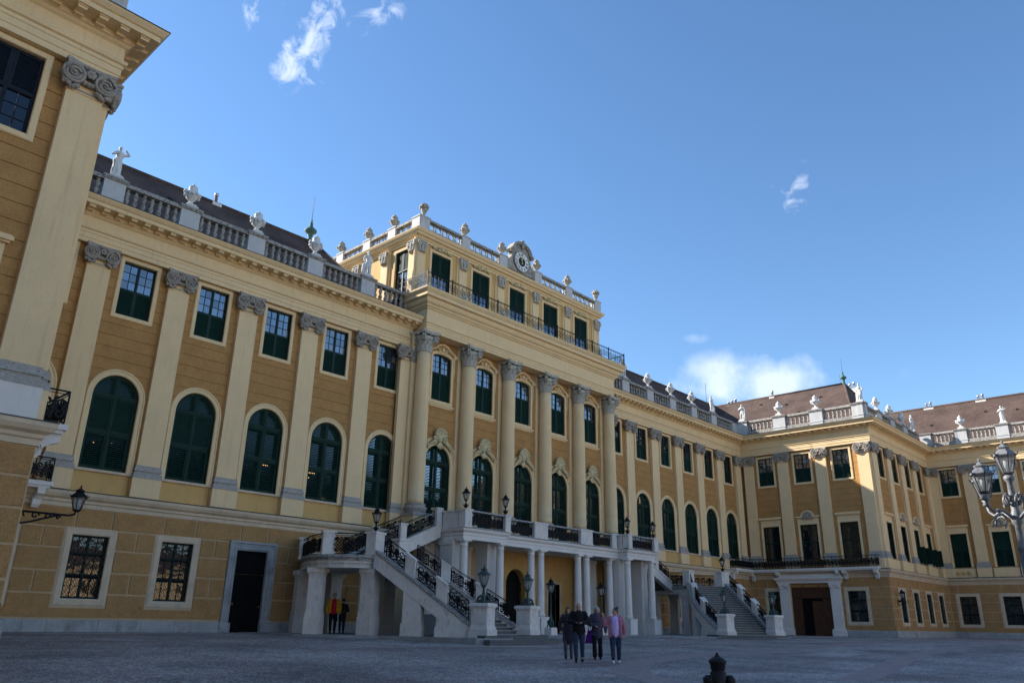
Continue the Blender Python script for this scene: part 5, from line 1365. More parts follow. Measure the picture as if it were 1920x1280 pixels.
    for i in range(n):
        ca = 14.4-4.75*i/n; cb = 14.4-4.75*(i+1)/n-.1; z = LZ+(TZ-LZ)*(i+1)/n; x0, x1 = sorted((X(ca), X(cb)))
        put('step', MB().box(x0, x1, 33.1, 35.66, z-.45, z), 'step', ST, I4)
    for y0, y1 in ((32.85, 33.25), (35.3, 35.64)):
        zs = lambda c: LZ+(TZ-LZ)*(14.4-c)/4.75
        vs = []
        for c in (14.3, 9.55):
            for y, dz in ((y0, -.5), (y1, -.5), (y1, .24), (y0, .24), (y0-.06, .24), (y0-.06, .12), (y0, .10)): vs.append((X(c), y, zs(c)+dz))
        k = 7; put('stringer', MB().add(vs, [(i, (i+1) % k, k+(i+1) % k, k+i) for i in range(k)]+[tuple(range(k)), tuple(range(2*k-1, k-1, -1))]), 'stone', ST, I4)
        ym = (y0+y1)/2
        for a, b in ((14.1, 12.4), (12.0, 9.9)): railing(ST, (X(a), ym, zs(a)+.24), (X(b), ym, zs(b)+.24), .84, 'scroll')
        ped((12.2, ym), zs(12.2)+.15, .2, 1.0); ped((9.72, ym), zs(9.8)+.2, .18, 1.0)
    # piers that carry the lower flight
    for t, w in ((.62, .42), (.30, .46), (.12, .5)):
        for fn in (out, inn):
            c, y = fn(t); q = Vector(fn(t+.02))-Vector(fn(t-.02)); a = atan2(q.y, q.x*sg); z1 = LZ*t-.3; w2 = w
            sl = LZ/5.6
            vs = []
            for x, s_ in ((-w2, -1), (w2, 1)):
                for yy in (-.24, .24): vs += [(x, yy, -.5), (x, yy, max(.05, z1+x*sl*(1)))]
            put('pier', MB().add(vs, [(0, 4, 5, 1), (2, 3, 7, 6), (0, 1, 3, 2), (4, 6, 7, 5), (1, 5, 7, 3)]).box(-w2-.05, w2+.05, -.28, .28, -.5, min(.55, max(.05, z1-.3))), 'stone', ST, T(X(c), y, 0, a if sg > 0 else a))
    return ST
staircase(-1); staircase(1)

# ------------------------------------------------------------------ lamps
def lantern_parts(parent, M, s=1.0, frame='iron', roof='iron'):
    """six-sided lantern, origin at its foot, about .95 high at s=1"""
    Ms = M @ Matrix.Scale(s, 4)
    def fr():
        mb = MB(); n = 6
        mb.lathe([(.10, 0), (.13, .03), (.13, .06)], 6, sm=False)
        for i in range(n):
            a = 2*pi*i/n; mb.tube([(.125*cos(a), .125*sin(a), .05), (.265*cos(a), .265*sin(a), .52)], .016, 4, False)
        for r, z in ((.135, .06), (.275, .52)): mb.tube([(r*cos(2*pi*i/n), r*sin(2*pi*i/n), z) for i in range(n+1)], .02, 4, False)
        for i in range(n): a = 2*pi*i/n; mb.cap((.29*cos(a), .29*sin(a), .53), .022, (.33*cos(a), .33*sin(a), .60), .012, 6)
        return mb.mesh('lantern_frame')
    def rf(): return MB().lathe([(.29, .53), (.27, .57), (.16, .68), (.13, .70), (.16, .74), (.16, .77), (.09, .80), (.06, .84), (.025, .86), (.035, .90), (.012, .97)], 6, sm=False).mesh('lantern_roof')
    o = put('lantern_frame', cached(('lf', frame), fr), frame, parent, Ms)
    put('lantern_roof', cached(('lr', roof), rf), roof, parent, Ms)
    put('lantern_glass', cached('lg', lambda: MB().lathe([(.118, .06), (.26, .52)], 6, sm=False).mesh('lantern_glass')), 'lamp_glass', parent, Ms)
    put('lamp_mantle', cached('lm', lambda: MB().lathe([(.03, .08), (.03, .2), (.06, .22), (.065, .42), (.03, .45)], 10).mesh('lamp_mantle')), 'white', parent, Ms)
def short_lamp(M, label, group, stem=.55, s=.78, m='iron'):
    o = thing('pedestal_lamp', label, 'lamp', M, group)
    def base():
        mb = MB().lathe([(.12, 0), (.14, .03), (.07, .08), (.05, .14), (.09, .2), (.12, .28), (.05, .38), (.04, .5), (.07, .53), (.09, .56)], 12)
        for i in range(4): a = pi/4+i*pi/2; mb.tube([(.05*cos(a), .05*sin(a), .12), (.17*cos(a), .17*sin(a), .26), (.14*cos(a), .14*sin(a), .36), (.09*cos(a), .09*sin(a), .34)], [.03, .035, .025, .012], 6)
        return mb.mesh('lamp_base')
    put('lamp_base', cached(('sb', m), base), m, o, M @ Matrix.Scale(stem/.56, 4)); lantern_parts(o, M @ Matrix.Translation((0, 0, stem)), s, m, m)
    return o
def foot_lamp(M, label):
    o = thing('pedestal_lamp', label, 'lamp', M, 'green lamps at the foot of the stairs')
    def base():
        mb = MB().lathe([(.26, 0), (.27, .05), (.2, .08), (.12, .2), (.1, .3), (.06, .42), (.05, .62), (.09, .66), (.1, .7)], 14)
        for i in range(4): a = pi/4+i*pi/2; mb.tube([(.1*cos(a), .1*sin(a), .32), (.24*cos(a), .24*sin(a), .22), (.22*cos(a), .22*sin(a), .1), (.3*cos(a), .3*sin(a), .02)], [.05, .06, .06, .05], 7); mb.ell((.26*cos(a), .26*sin(a), .1), (.07, .07, .08), 8, 6)
        return mb.mesh('lamp_base')
    put('lamp_base', cached('fb', base), 'iron_green', o, M); lantern_parts(o, M @ Matrix.Translation((0, 0, .68)), .95, 'iron_green', 'iron_green'); return o
T_L = {-1: 'left', 1: 'right'}
for sg in (-1, 1):
    X = lambda c: XC+sg*c
    foot_lamp(T(X(14.05), 24.95, 1.42), 'green lamp on the outer foot pedestal of the %s stair' % T_L[sg])
    foot_lamp(T(X(9.72), 26.25, 1.42), 'green lamp on the inner foot pedestal of the %s stair' % T_L[sg])
    short_lamp(T(X(16.4), 29.78, LZ+1.06), 'black lamp on the landing post of the %s stair' % T_L[sg], 'lamps on the landings', .42, .8)
    short_lamp(T(X(9.28), 31.22, TZ+.98), 'black lamp on the terrace parapet, outer %s corner' % T_L[sg], 'lamps on the terrace parapet', .46, .8)
    short_lamp(T(X(6.1), 31.22, TZ+.98), 'black lamp on the terrace parapet, inner post of the %s end' % T_L[sg], 'lamps on the terrace parapet', .46, .8)
    o = thing('lamp_post', 'tall green lamp post on a stone block before the columns, %s one' % T_L[sg], 'lamp post', T(X(2.46), 30.86, 0), 'lamp posts before the terrace')
    M = T(X(2.46), 30.86, 0)
    put('stone_block', cached('lpb', lambda: MB().box(-.28, .28, -.28, .28, -.3, .42, .02).mesh('stone_block')), 'stone_clean', o, M)
    def pole():
        mb = MB().lathe([(.1, .42), (.1, .5), (.14, .6), (.16, .74), (.1, .86), (.07, .92), (.09, 1.0), (.06, 1.1), (.055, 1.16), (.04, 1.2), (.035, 2.2), (.06, 2.24), (.07, 2.3)], 12)
        for i in range(3):
            a = pi/6+i*2*pi/3; mb.tube([(.08*cos(a), .08*sin(a), .85), (.19*cos(a), .19*sin(a), .72), (.17*cos(a), .17*sin(a), .55), (.24*cos(a), .24*sin(a), .45)], [.04, .055, .04, .05], 7)
        return mb.mesh('pole')
    put('pole', cached('lpp', pole), 'iron_green', o, M); lantern_parts(o, M @ Matrix.Translation((0, 0, 2.28)), .95, 'iron', 'iron')

def wall_lamp(P, d, label, arm=1.6, s=.82):
    """bracket lamp; P = fixing point, d = plan direction of the arm"""
    M = T(P[0], P[1], P[2], atan2(d[1], d[0])); o = thing('wall_lamp', label, 'wall lamp', M)
    mb = MB(); mb.tube([(0, 0, 0), (arm-.18, 0, 0), (arm-.05, 0, .04), (arm, 0, .14)], .03, 6); mb.tube([(0, 0, -.34), (.12, 0, -.36), (.5, 0, -.28), (.95, 0, -.12), (arm*.72, 0, -.02)], .028, 6)
    for cx, r in ((.24, .14), (.62, .11), (.92, .085), (1.18, .06)):
        mb.tube([(cx*arm/1.6+r*cos(a)*(1-k*.09), 0, -.13+.05*(cx > .5)+r*sin(a)*(1-k*.09)) for k, a in enumerate([i*.75 for i in range(10)])], .026, 5)
    mb.box(-.02, .02, -.05, .05, -.4, .08)
    put('bracket', mb, 'iron', o, M); lantern_parts(o, M @ Matrix.Translation((arm, 0, .12)), s, 'iron', 'iron'); return o
wall_lamp((6.42, 24.3, 3.28), (1, 0), 'black wall lamp on a scrolled arm beside the near wing', 1.68, .78)
wall_lamp((73.35, 23.12, 2.95), (-.1, -1), 'small wall lamp at the corner of the right wing', .45, .85)

def candelabrum():
    P = Vector((18.21, 3.29, ground_z(18.2, 3.4))); M = T(P.x, P.y, P.z, YAW*-1+.25)
    o = thing('street_candelabrum', 'tall silvery candelabrum lamp with several lanterns at the right edge', 'street lamp', M)
    H = 3.12-P.z
    def pole():
        mb = MB().lathe([(.34, 0), (.36, .12), (.26, .2), (.24, .8), (.28, .86), (.2, .95), (.1, 1.2), (.075, 1.3), (.06, H-1.0), (.08, H-.98), (.10, H-.92), (.065, H-.86), (.06, H-.5), (.10, H-.44), (.105, H-.3), (.07, H-.2), (.07, H+.05), (.05, H+.35), (.09, H+.4), (.1, H+.46), (.06, H+.5)], 16)
        for i in range(8): a = 2*pi*i/8; mb.tube([(.07*cos(a), .07*sin(a), 1.3), (.06*cos(a), .06*sin(a), H-1.0)], .012, 5)
        for i in range(6): a = 2*pi*i/6; mb.tube([(.09*cos(a), .09*sin(a), H-.1), (.16*cos(a), .16*sin(a), H+.02), (.12*cos(a), .12*sin(a), H+.14)], [.022, .026, .014], 6)
        return mb
    put('pole', pole(), 'iron_grey', o, M)
    for k in range(4):
        a = k*pi/2; R = M @ Matrix.Rotation(a, 4, 'Z')
        mb = MB(); mb.tube([(0, 0, H-.42), (.18, 0, H-.28), (.3, 0, H-.22), (.52, 0, H-.24), (.62, 0, H-.16), (.66, 0, H-.02)], [.04, .034, .025, .025, .025, .03], 8)
        mb.lathe([(.03, -.04), (.06, 0), (.03, .04)], 10, (.4, 0, H-.22)); mb.lathe([(.05, 0), (.07, .04), (.05, .08), (.08, .12)], 10, (.66, 0, H-.04))
        mb.tube([(.36+.17*cos(t)*(1-i*.06), 0, H-.4+.12*sin(t)) for i, t in enumerate([-.5+i*.6 for i in range(9)])], .02, 6)
        mb.tube([(.14+.12*cos(t)*(1-i*.07), 0, H-.02+.14*sin(t)) for i, t in enumerate([-1+i*.6 for i in range(8)])], .02, 6)
        put('arm', mb, 'iron_grey', o, R); lantern_parts(o, R @ Matrix.Translation((.66, 0, H+.08)), .74, 'iron_lamp', 'iron_grey')
    lantern_parts(o, M @ Matrix.Translation((0, 0, H+.5)), .74, 'iron_lamp', 'iron_grey')
mat('iron_lamp', (.05, .05, .055), .45, .3, 7, spec=.5)
candelabrum()

def bollard():
    x, y = 12.3, 6.78; z = ground_z(x, y); M = T(x, y, z); h = .27-z
    o = thing('hydrant', 'black cast iron hydrant with pointed cap at the bottom edge', 'hydrant', M)
    put('body', MB().lathe([(.16, 0), (.17, .06), (.12, .1), (.115, h-.62), (.13, h-.6), (.13, h-.3), (.10, h-.28), (.115, h-.26), (.125, h-.17), (.14, h-.15), (.14, h-.14)], 20), 'black', o)
    put('cap', MB().lathe([(.15, h-.145), (.15, h-.135), (.1, h-.085), (.08, h-.08), (.055, h-.06), (.03, h-.05), (.035, h-.04), (.022, h-.03), (.018, h-.005), (.008, h)], 20), 'black', o)
    for s in (-1, 1):
        a = YAW*-1
        R = M @ Matrix.Rotation(a, 4, 'Z') @ Matrix.Translation((s*.12, -.03, h-.42)); put('outlet', MB().lathe([(.075, 0), (.085, .03), (.085, .09), (.06, .11), (.05, .13)], 16).xf(Matrix.Rotation(s*pi/2, 4, 'Y')), 'black', o, R)
bollard()
# ------------------------------------------------------------------ urns and statues on the skyline
def urn_mesh(kind):
    mb = MB()
    if kind == 'garland':      # broad vase with lid and side garlands
        mb.box(-.27, .27, -.27, .27, 0, .09).lathe([(.24, .09), (.2, .13), (.11, .2), (.09, .27), (.14, .33), (.22, .4), (.32, .52), (.38, .66), (.38, .78), (.3, .86), (.24, .92), (.26, .97), (.25, 1.05), (.22, 1.1), (.26, 1.14), (.2, 1.22), (.1, 1.28), (.07, 1.33), (.03, 1.42)], 18)
        for i in range(10): a = 2*pi*i/10; mb.ell((.38*cos(a), .38*sin(a), .72-.06*(i % 2)), (.1, .1, .1), 8, 6)
        for sx in (-1, 1): mb.ell((sx*.42, 0, .80), (.12, .12, .14), 8, 6); mb.ell((sx*.40, 0, .62), (.09, .1, .13), 8, 6)
    elif kind == 'lidded':     # attic: rounded vase with stepped lid
        mb.lathe([(.22, 0), (.22, .06), (.1, .12), (.09, .18), (.2, .28), (.32, .42), (.36, .56), (.33, .7), (.22, .78), (.2, .84), (.27, .88), (.27, .92), (.16, .98), (.18, 1.03), (.09, 1.1), (.03, 1.2)], 18)
        for i in range(8): a = 2*pi*i/8; mb.ell((.34*cos(a), .34*sin(a), .56), (.09, .09, .12), 8, 6)
    else:                      # attic corners: vase overflowing with flowers
        mb.lathe([(.2, 0), (.2, .05), (.08, .1), (.1, .2), (.2, .38), (.26, .55), (.27, .62), (.2, .68)], 18)
        for i in range(9): a = 2*pi*i/9; mb.ell((.28*cos(a), .28*sin(a), .72+.05*(i % 3)), (.12, .12, .12), 8, 6); mb.ell((.2*cos(a+.3), .2*sin(a+.3), .9+.04*(i % 2)), (.1, .1, .1), 8, 6)
    mb.v = [(x*.88, y*.88, z*.95) for x, y, z in mb.v]; return mb.mesh('urn')
def urn(kind, M, label, group, m='statue'):
    o = thing('urn', label, 'urn', M, group, cached(('urn', kind, m), lambda: urn_mesh(kind)), m); return o
def statue_mesh(v):
    """draped standing figure about 1.75 high on a small base, facing -y"""
    mb = MB(); r = random.Random(v*17+3)
    mb.box(-.3, .3, -.24, .24, 0, .1)
    s = -1 if v % 2 else 1; hip = .05*s
    mb.chain(((.12, 0, .16), .085), ((.12, -.03, .5), .095), ((.10+hip, 0, .92), .15)); mb.chain(((-.12, .02, .16), .085), ((-.15, -.08, .5), .095), ((-.09+hip, 0, .92), .15))
    mb.cap((.13, -.1, .13), .05, (.12, .02, .15), .06); mb.cap((-.13, -.12, .13), .05, (-.12, .03, .15), .06)
    mb.chain(((hip, 0, .92), .19), ((hip*.4, 0, 1.12), .165), ((0, .01, 1.34), .19)); mb.cap((-.17, .01, 1.4), .085, (.17, .01, 1.4), .085); mb.cap((0, 0, 1.44), .07, (.01*s, -.02, 1.54), .06)
    mb.ell((.02*s, -.03, 1.64), (.095, .115, .13)); mb.ell((.02*s, .02, 1.68), (.11, .11, .11))
    # drapery
    for i in range(7):
        a = 2*pi*i/7+r.random()*.4; R = .20+.03*r.random()
        if v % 3 != 2: mb.cap((hip+.13*cos(a), .11*sin(a), 1.0), .06, (R*cos(a), R*.8*sin(a), .14), .065, 8)
    for i in range(4): mb.cap((-.18*s, -.12+.02*i, 1.36-.05*i), .05, (.18*s, -.13, .95-.1*i), .055, 8)
    poses = {0: (((.24, .0, 1.36), (.36, -.06, 1.12), (.22, -.2, 1.0)), ((-.24, 0, 1.36), (-.34, .02, 1.1), (-.3, -.12, .9))),
             1: (((.24, 0, 1.36), (.46, -.04, 1.42), (.24, -.16, 1.56)), ((-.24, 0, 1.36), (-.38, -.06, 1.18), (-.1, -.22, 1.28))),
             2: (((.24, 0, 1.36), (.38, 0, 1.16), (.36, -.1, .92)), ((-.24, 0, 1.36), (-.3, -.2, 1.2), (-.02, -.24, 1.25)))}
    for A in poses[v % 3]: mb.chain((A[0], .075), (A[1], .06), (A[2], .05)); mb.ell(A[2], (.06, .06, .07), 8, 6)
    if v % 3 == 2: mb.cap((.38, -.1, .1), .07, (.37, -.1, .95), .06); mb.ell((.38, -.1, .4), (.14, .14, .3), 10, 8)
    if v % 3 == 0: mb.cap((-.3, .1, .1), .12, (-.28, .06, .8), .1)
    mb.v = [(x*.9, y*.9, z*.95) for x, y, z in mb.v]; return fuse(mb, 'statue', .024, 1)
def statue(v, M, label, group): return thing('statue', label, 'statue', M, group, cached(('statue', v), lambda: statue_mesh(v)), 'statue')
ZP = 20.24; YB = 36.23
g1 = 'statues and urns on the palace balustrade'
def socle(x, y, rot, parent): put('statue_socle', cached('socle', lambda: MB().box(-.34, .34, -.28, .28, ZP-.02, ZP+.14, .02).mesh('statue_socle')), 'die', parent, T(x, y, 0, rot))
for k, (x, kind, lab) in enumerate(((PIL[1], 's1', 'white draped statue with raised arms, leftmost on the main balustrade'), (PIL[2], 'u', 'white garlanded urn next to the leftmost statue on the main balustrade'), (PIL[3], 'u', 'white garlanded urn, middle one of three left of the attic'), (PIL[4], 'u', 'white garlanded urn nearest the green copper finial'), (PIL[5], 's0', 'white draped statue standing just left of the attic block'),
                                (PIR[0], 's0', 'white statue half hidden by the right end of the attic balcony'), (PIR[1], 'u', 'white urn right after the attic on the main balustrade'), (PIR[2], 'u', 'white urn, middle one of three right of the attic'), (PIR[3], 'u', 'white urn next before the far statue of the main balustrade'), (PIR[4], 's2', 'white statue near the inner corner beside the lightning rod'))):
    M = T(x, YB, ZP+.14, 0); socle(x, YB, 0, PAL)
    if kind[0] == 's': statue(int(kind[1]), M, lab, g1)
    else: urn('garland', M, lab, g1)
RWING = [o for o in bpy.data.objects if o.name.startswith('palace_wing') and o.location.x > 50][0]
for u, kind, lab in ((.55, 's2', 'white statue at the inner corner on the right wing balustrade'), (4.45, 'u', 'white urn on the sunlit right wing balustrade, nearer the inner corner'), (8.13, 'u', 'white urn on the sunlit right wing balustrade, nearer the outer corner'), (12.3, 's0', 'white statue on the outer corner of the right wing')):
    x, y = XR+.23, YM-u; M = T(x, y, ZP+.14, -pi/2); socle(x, y, -pi/2, RWING)
    if kind[0] == 's': statue(int(kind[1]), M, lab, g1)
    else: urn('garland', M, lab, g1)
for i, (x, kind) in enumerate(((76.85, 'u'), (80.6, 'u2'), (84.35, 'u'), (87.7, 's0'))):
    lab = ('first urn behind the corner statue of the right wing', 'second urn behind the corner statue of the right wing', 'third urn behind the corner statue of the right wing', 'statue in the recess between the right wing and the far wing')[i]
    M = T(x, YS+.23, ZP+.14); socle(x, YS+.23, 0, RWING)
    if kind[0] == 's': statue(0, M, lab, g1)
    else: urn('garland', M, lab, g1)
for i, (u, kind) in enumerate(((3.85+.1, 'u'), (7.6+.2, 's1'), (11.3, 'u'))):
    lab = ('white urn on the far wing balustrade before the brown roof', 'white statue with raised arms on the far wing balustrade', 'white urn on the far wing at the right edge')[i]
    M = T(XW+.23, YS-u, ZP+.14, -pi/2); socle(XW+.23, YS-u, -pi/2, RWING)
    if kind[0] == 's': statue(1, M, lab, g1)
    else: urn('garland', M, lab, g1)
g2 = 'vases on the attic parapet'
for i, x in enumerate((-9.55, -5.75, -1.95, 1.95, 5.75, 9.55)):
    lab = ('stone vase of flowers on the left front corner of the attic', 'lidded stone vase on the attic parapet, first right of the corner', 'lidded stone vase on the attic parapet just left of the clock', 'lidded stone vase on the attic parapet just right of the clock', 'lidded stone vase on the attic parapet before the right corner', 'stone vase of flowers on the right corner of the attic')[i]
    urn('flowers' if i in (0, 5) else 'lidded', T(XC+x, 36.02, 26.04, i), lab, g2, 'urn')
for i, y in enumerate((38.85, 41.7, 45.0)):
    urn('lidded', T(XC-9.78, y, 26.04, i), ('lidded vase on the side parapet nearest the front corner', 'lidded vase in the middle of the attic side parapet', 'lidded vase at the rear of the attic side parapet')[i], g2, 'urn')
g3 = 'small statues on the attic balcony'
for i, x in enumerate(AP):
    statue(i % 3, T(x, 35.72, 20.19, 0, .92), ('statue behind the railing at the left corner of the attic balcony', 'statue behind the balcony railing between first and second attic doors', 'statue behind the balcony railing between second and middle attic doors', 'statue behind the balcony railing between middle and fourth attic doors', 'statue behind the balcony railing between fourth and dark fifth attic doors', 'statue behind the railing at the right corner of the attic')[i], g3)
statue(2, T(XC+10.2, 38.4, 20.19, pi/2, .95), 'statue at the far right end of the attic balcony against the sky', g3)

# ------------------------------------------------------------------ roof details
def finial(P, label, s=1.0):
    o = thing('roof_finial', label, 'finial', T(*P))
    M = T(*P) @ Matrix.Scale(s, 4)
    put('finial_body', MB().lathe([(.2, -.2), (.18, .1), (.12, .25), (.2, .4), (.16, .5), (.26, .58), (.42, .72), (.43, .82), (.3, .95), (.16, 1.08), (.1, 1.25), (.13, 1.32), (.06, 1.5), (.08, 1.58), (.02, 1.7)], 18), 'copper', o, M)
    put('lightning_rod', MB().tube([(0, 0, 1.6), (.02, 0, 3.5)], .018, 5), 'wire', o, M)
finial((25.9, 43.5, 25.25), 'green copper finial with a rod on the left roof ridge')
finial((81.9, 28.1, 25.05), 'dark copper finial with a rod on the right wing roof', .8)
finial((84.9, 29.5, 24.2), 'green copper finial behind the urns of the right wing', .8)
for i, (x, y, z) in enumerate(((68.4, 37.0, 20.2), (44.8+8, 43.4, 25.2))):
    thing('lightning_rod', ('thin lightning rod behind the statue near the inner corner', 'thin lightning rod on the main ridge right of the attic')[i], 'lightning rod', T(x, y, z), None, MB().tube([(0, 0, 0), (0, 0, 3.4 if i == 0 else 2)], .02, 5), 'wire')
def flue(P, n, label):
    o = thing('chimney_flue', label, 'chimney', T(*P), 'metal flues on the roofs')
    for i in range(n):
        M = T(P[0]+.25*i*(P[3] == 'x'), P[1]+.45*i*(P[3] == 'y'), P[2]) if len(P) > 3 else T(*P)
        put('pipe', MB().lathe([(.11, -.5), (.11, .75-.15*i), (.15, .75-.15*i), (.15, .85-.15*i), (.1, .87-.15*i)], 12), 'metal_pipe', o, M)
def flues(x, y, z, n, ax, label):
    o = thing('chimney_flue', label, 'chimney', T(x, y, z), 'metal flues on the roofs')
    put('chimney_base', MB().box(-.3, .3+.45*(n-1)*(ax == 'x'), -.3, .3+.45*(n-1)*(ax == 'y'), -1.0, .12), 'stone', o)
    for i in range(n): put('pipe', MB().lathe([(.11, 0), (.11, .7-.1*i), (.15, .72-.1*i), (.15, .84-.1*i), (.1, .86-.1*i)], 12), 'metal_pipe', o, T(x+.45*i*(ax == 'x'), y+.45*i*(ax == 'y'), z))
flues(19.0, 43.6, 25.1, 1, 'x', 'metal flue on the left roof ridge')
flues(82, 36.1, 24.85, 1, 'y', 'single metal flue on the right wing ridge')
flues(82, 40.6, 24.7, 3, 'y', 'row of metal flues where the roofs meet')
flues(83.5, 27.6, 24.6, 2, 'y', 'pair of metal flues behind the right wing finial')
flues(97.6, 24.0, 24.8, 2, 'y', 'metal flues at the left of the far wing ridge')
flues(97.6, 18.6, 24.8, 2, 'y', 'metal flues at the right of the far wing ridge')
flues(90, 29.5, 23.0, 2, 'y', 'metal flues behind the recess of the right wing')
# roof hatch of green copper near the inner corner
thing('roof_dormer', 'small green copper dormer on the dark roof at the inner corner', 'dormer', T(71.0, 39.2, 20.5), None, MB().add([(-.7, -.4, 0), (.7, -.4, 0), (0, -.4, .75), (-.7, .8, 0), (.7, .8, 0), (0, .8, .75)], [(0, 1, 2), (3, 5, 4), (0, 2, 5, 3), (1, 4, 5, 2)]), 'copper')
# chandelier lights seen through the louvres
for i, (x, y, zs, lab) in enumerate(((LEFTW[1], 36.42, [(-.45, 7.75), (-.15, 7.95), (.3, 7.85)], 'three small lights glowing through the first arched window'), (LEFTW[3], 36.42, [(.2+.11*(k % 4), 8.0-.13*(k//4)) for k in range(9)], 'chandelier lights in the third arched window'), (LEFTW[4], 36.42, [(-.7+.11*(k % 4), 8.0-.13*(k//4)) for k in range(9)]+[(.3, 6.75), (.42, 6.72), (.36, 6.85)], 'chandelier lights in the fourth arched window'))):
    mb = MB()
    for dx, z in zs: mb.ell((dx, -.15, z), (.016, .016, .016), 6, 5)
    thing('chandelier', lab, 'chandelier', T(x, y, 0), None, mb, 'bulb')

# small dark vents on the tiled roofs
vm = MB().box(-.14, .14, -.1, .1, -.06, .1).mesh('roof_vent')
for (y, t) in ((40, .35), (38.2, .6), (35.5, .3), (33.6, .7), (31.5, .45), (30, .75), (36.9, .82)):
    c = 34.4+8.3*t; put('roof_vent', vm, 'black', RWING, T(XC+c, y, 18.66+6.39*t))
for (y, t) in ((22.5, .3), (21, .6), (19.6, .25), (18.2, .7), (16.5, .4), (15.2, .65), (23.5, .55)):
    put('roof_vent', vm, 'black', RWING, T(XW+1.2+7.2*t, y, 18.66+6.34*t))
for (x, t) in ((12, .4), (15.5, .7), (18, .3), (21.5, .6), (24, .35), (54, .4), (58, .65), (62.5, .35)):
    put('roof_vent', vm, 'black', PAL, T(x, 37.2+6.3*t, 18.66+6.54*t))
# ------------------------------------------------------------------ people
mat('skin', (.50, .28, .20), .6, .08, 20); mat('hair_brown', (.16, .095, .04), .7, .3, 40); mat('hair_grey', (.42, .40, .37), .7, .2, 40); mat('hair_dark', (.06, .045, .035), .7, .3, 40)
cloth('coat_dark', (.05, .046, .058), .8, 7); cloth('jacket_black', (.010, .010, .012)); cloth('puffer_plum', (.11, .085, .12), .6, 6); cloth('jacket_pink', (.82, .32, .42), .6, 12); cloth('shirt_lilac', (.60, .46, .80)); cloth('jeans', (.03, .045, .09)); cloth('trousers_grey', (.09, .09, .11)); cloth('trousers_black', (.008, .008, .009))
cloth('jacket_yellow', (.62, .30, .02)); cloth('shirt_red', (.45, .012, .03)); cloth('bag_purple', (.09, .012, .17)); cloth('shoe_black', (.012, .012, .012)); cloth('shoe_white', (.7, .68, .70)); cloth('beanie', (.05, .055, .07)); cloth('navy', (.02, .025, .05))
def hand(mb, w, d, up_, side, grip=.6):
    """palm and five bent fingers from the wrist w along d; up_ = back of the hand; side = thumb side"""
    d = Vector(d).normalized(); up_ = Vector(up_); up_ = (up_-d*up_.dot(d)).normalized(); s = d.cross(up_)*side; w = Vector(w)
    p = w+d*.075
    for k in (-.022, 0, .022): mb.cap(w+s*k*.7, .017, p+s*k, .016, 8)
    for k, (o, l) in enumerate(((-.03, .058), (-.01, .072), (.011, .078), (.031, .07))):
        a = p+s*o; q = a+d*l*.45-up_*l*.15*grip; e = q+(d*(1-grip*.7)-up_*grip*.8)*l*.5
        mb.cap(a, .0095, q, .009, 8); mb.cap(q, .009, e, .0075, 8)
    t0 = w+d*.02+s*.03; t1 = t0+s*.03+d*.03-up_*.01; t2 = t1+d*.035-up_*.015*grip
    mb.cap(t0, .013, t1, .011, 8); mb.cap(t1, .011, t2, .009, 8)
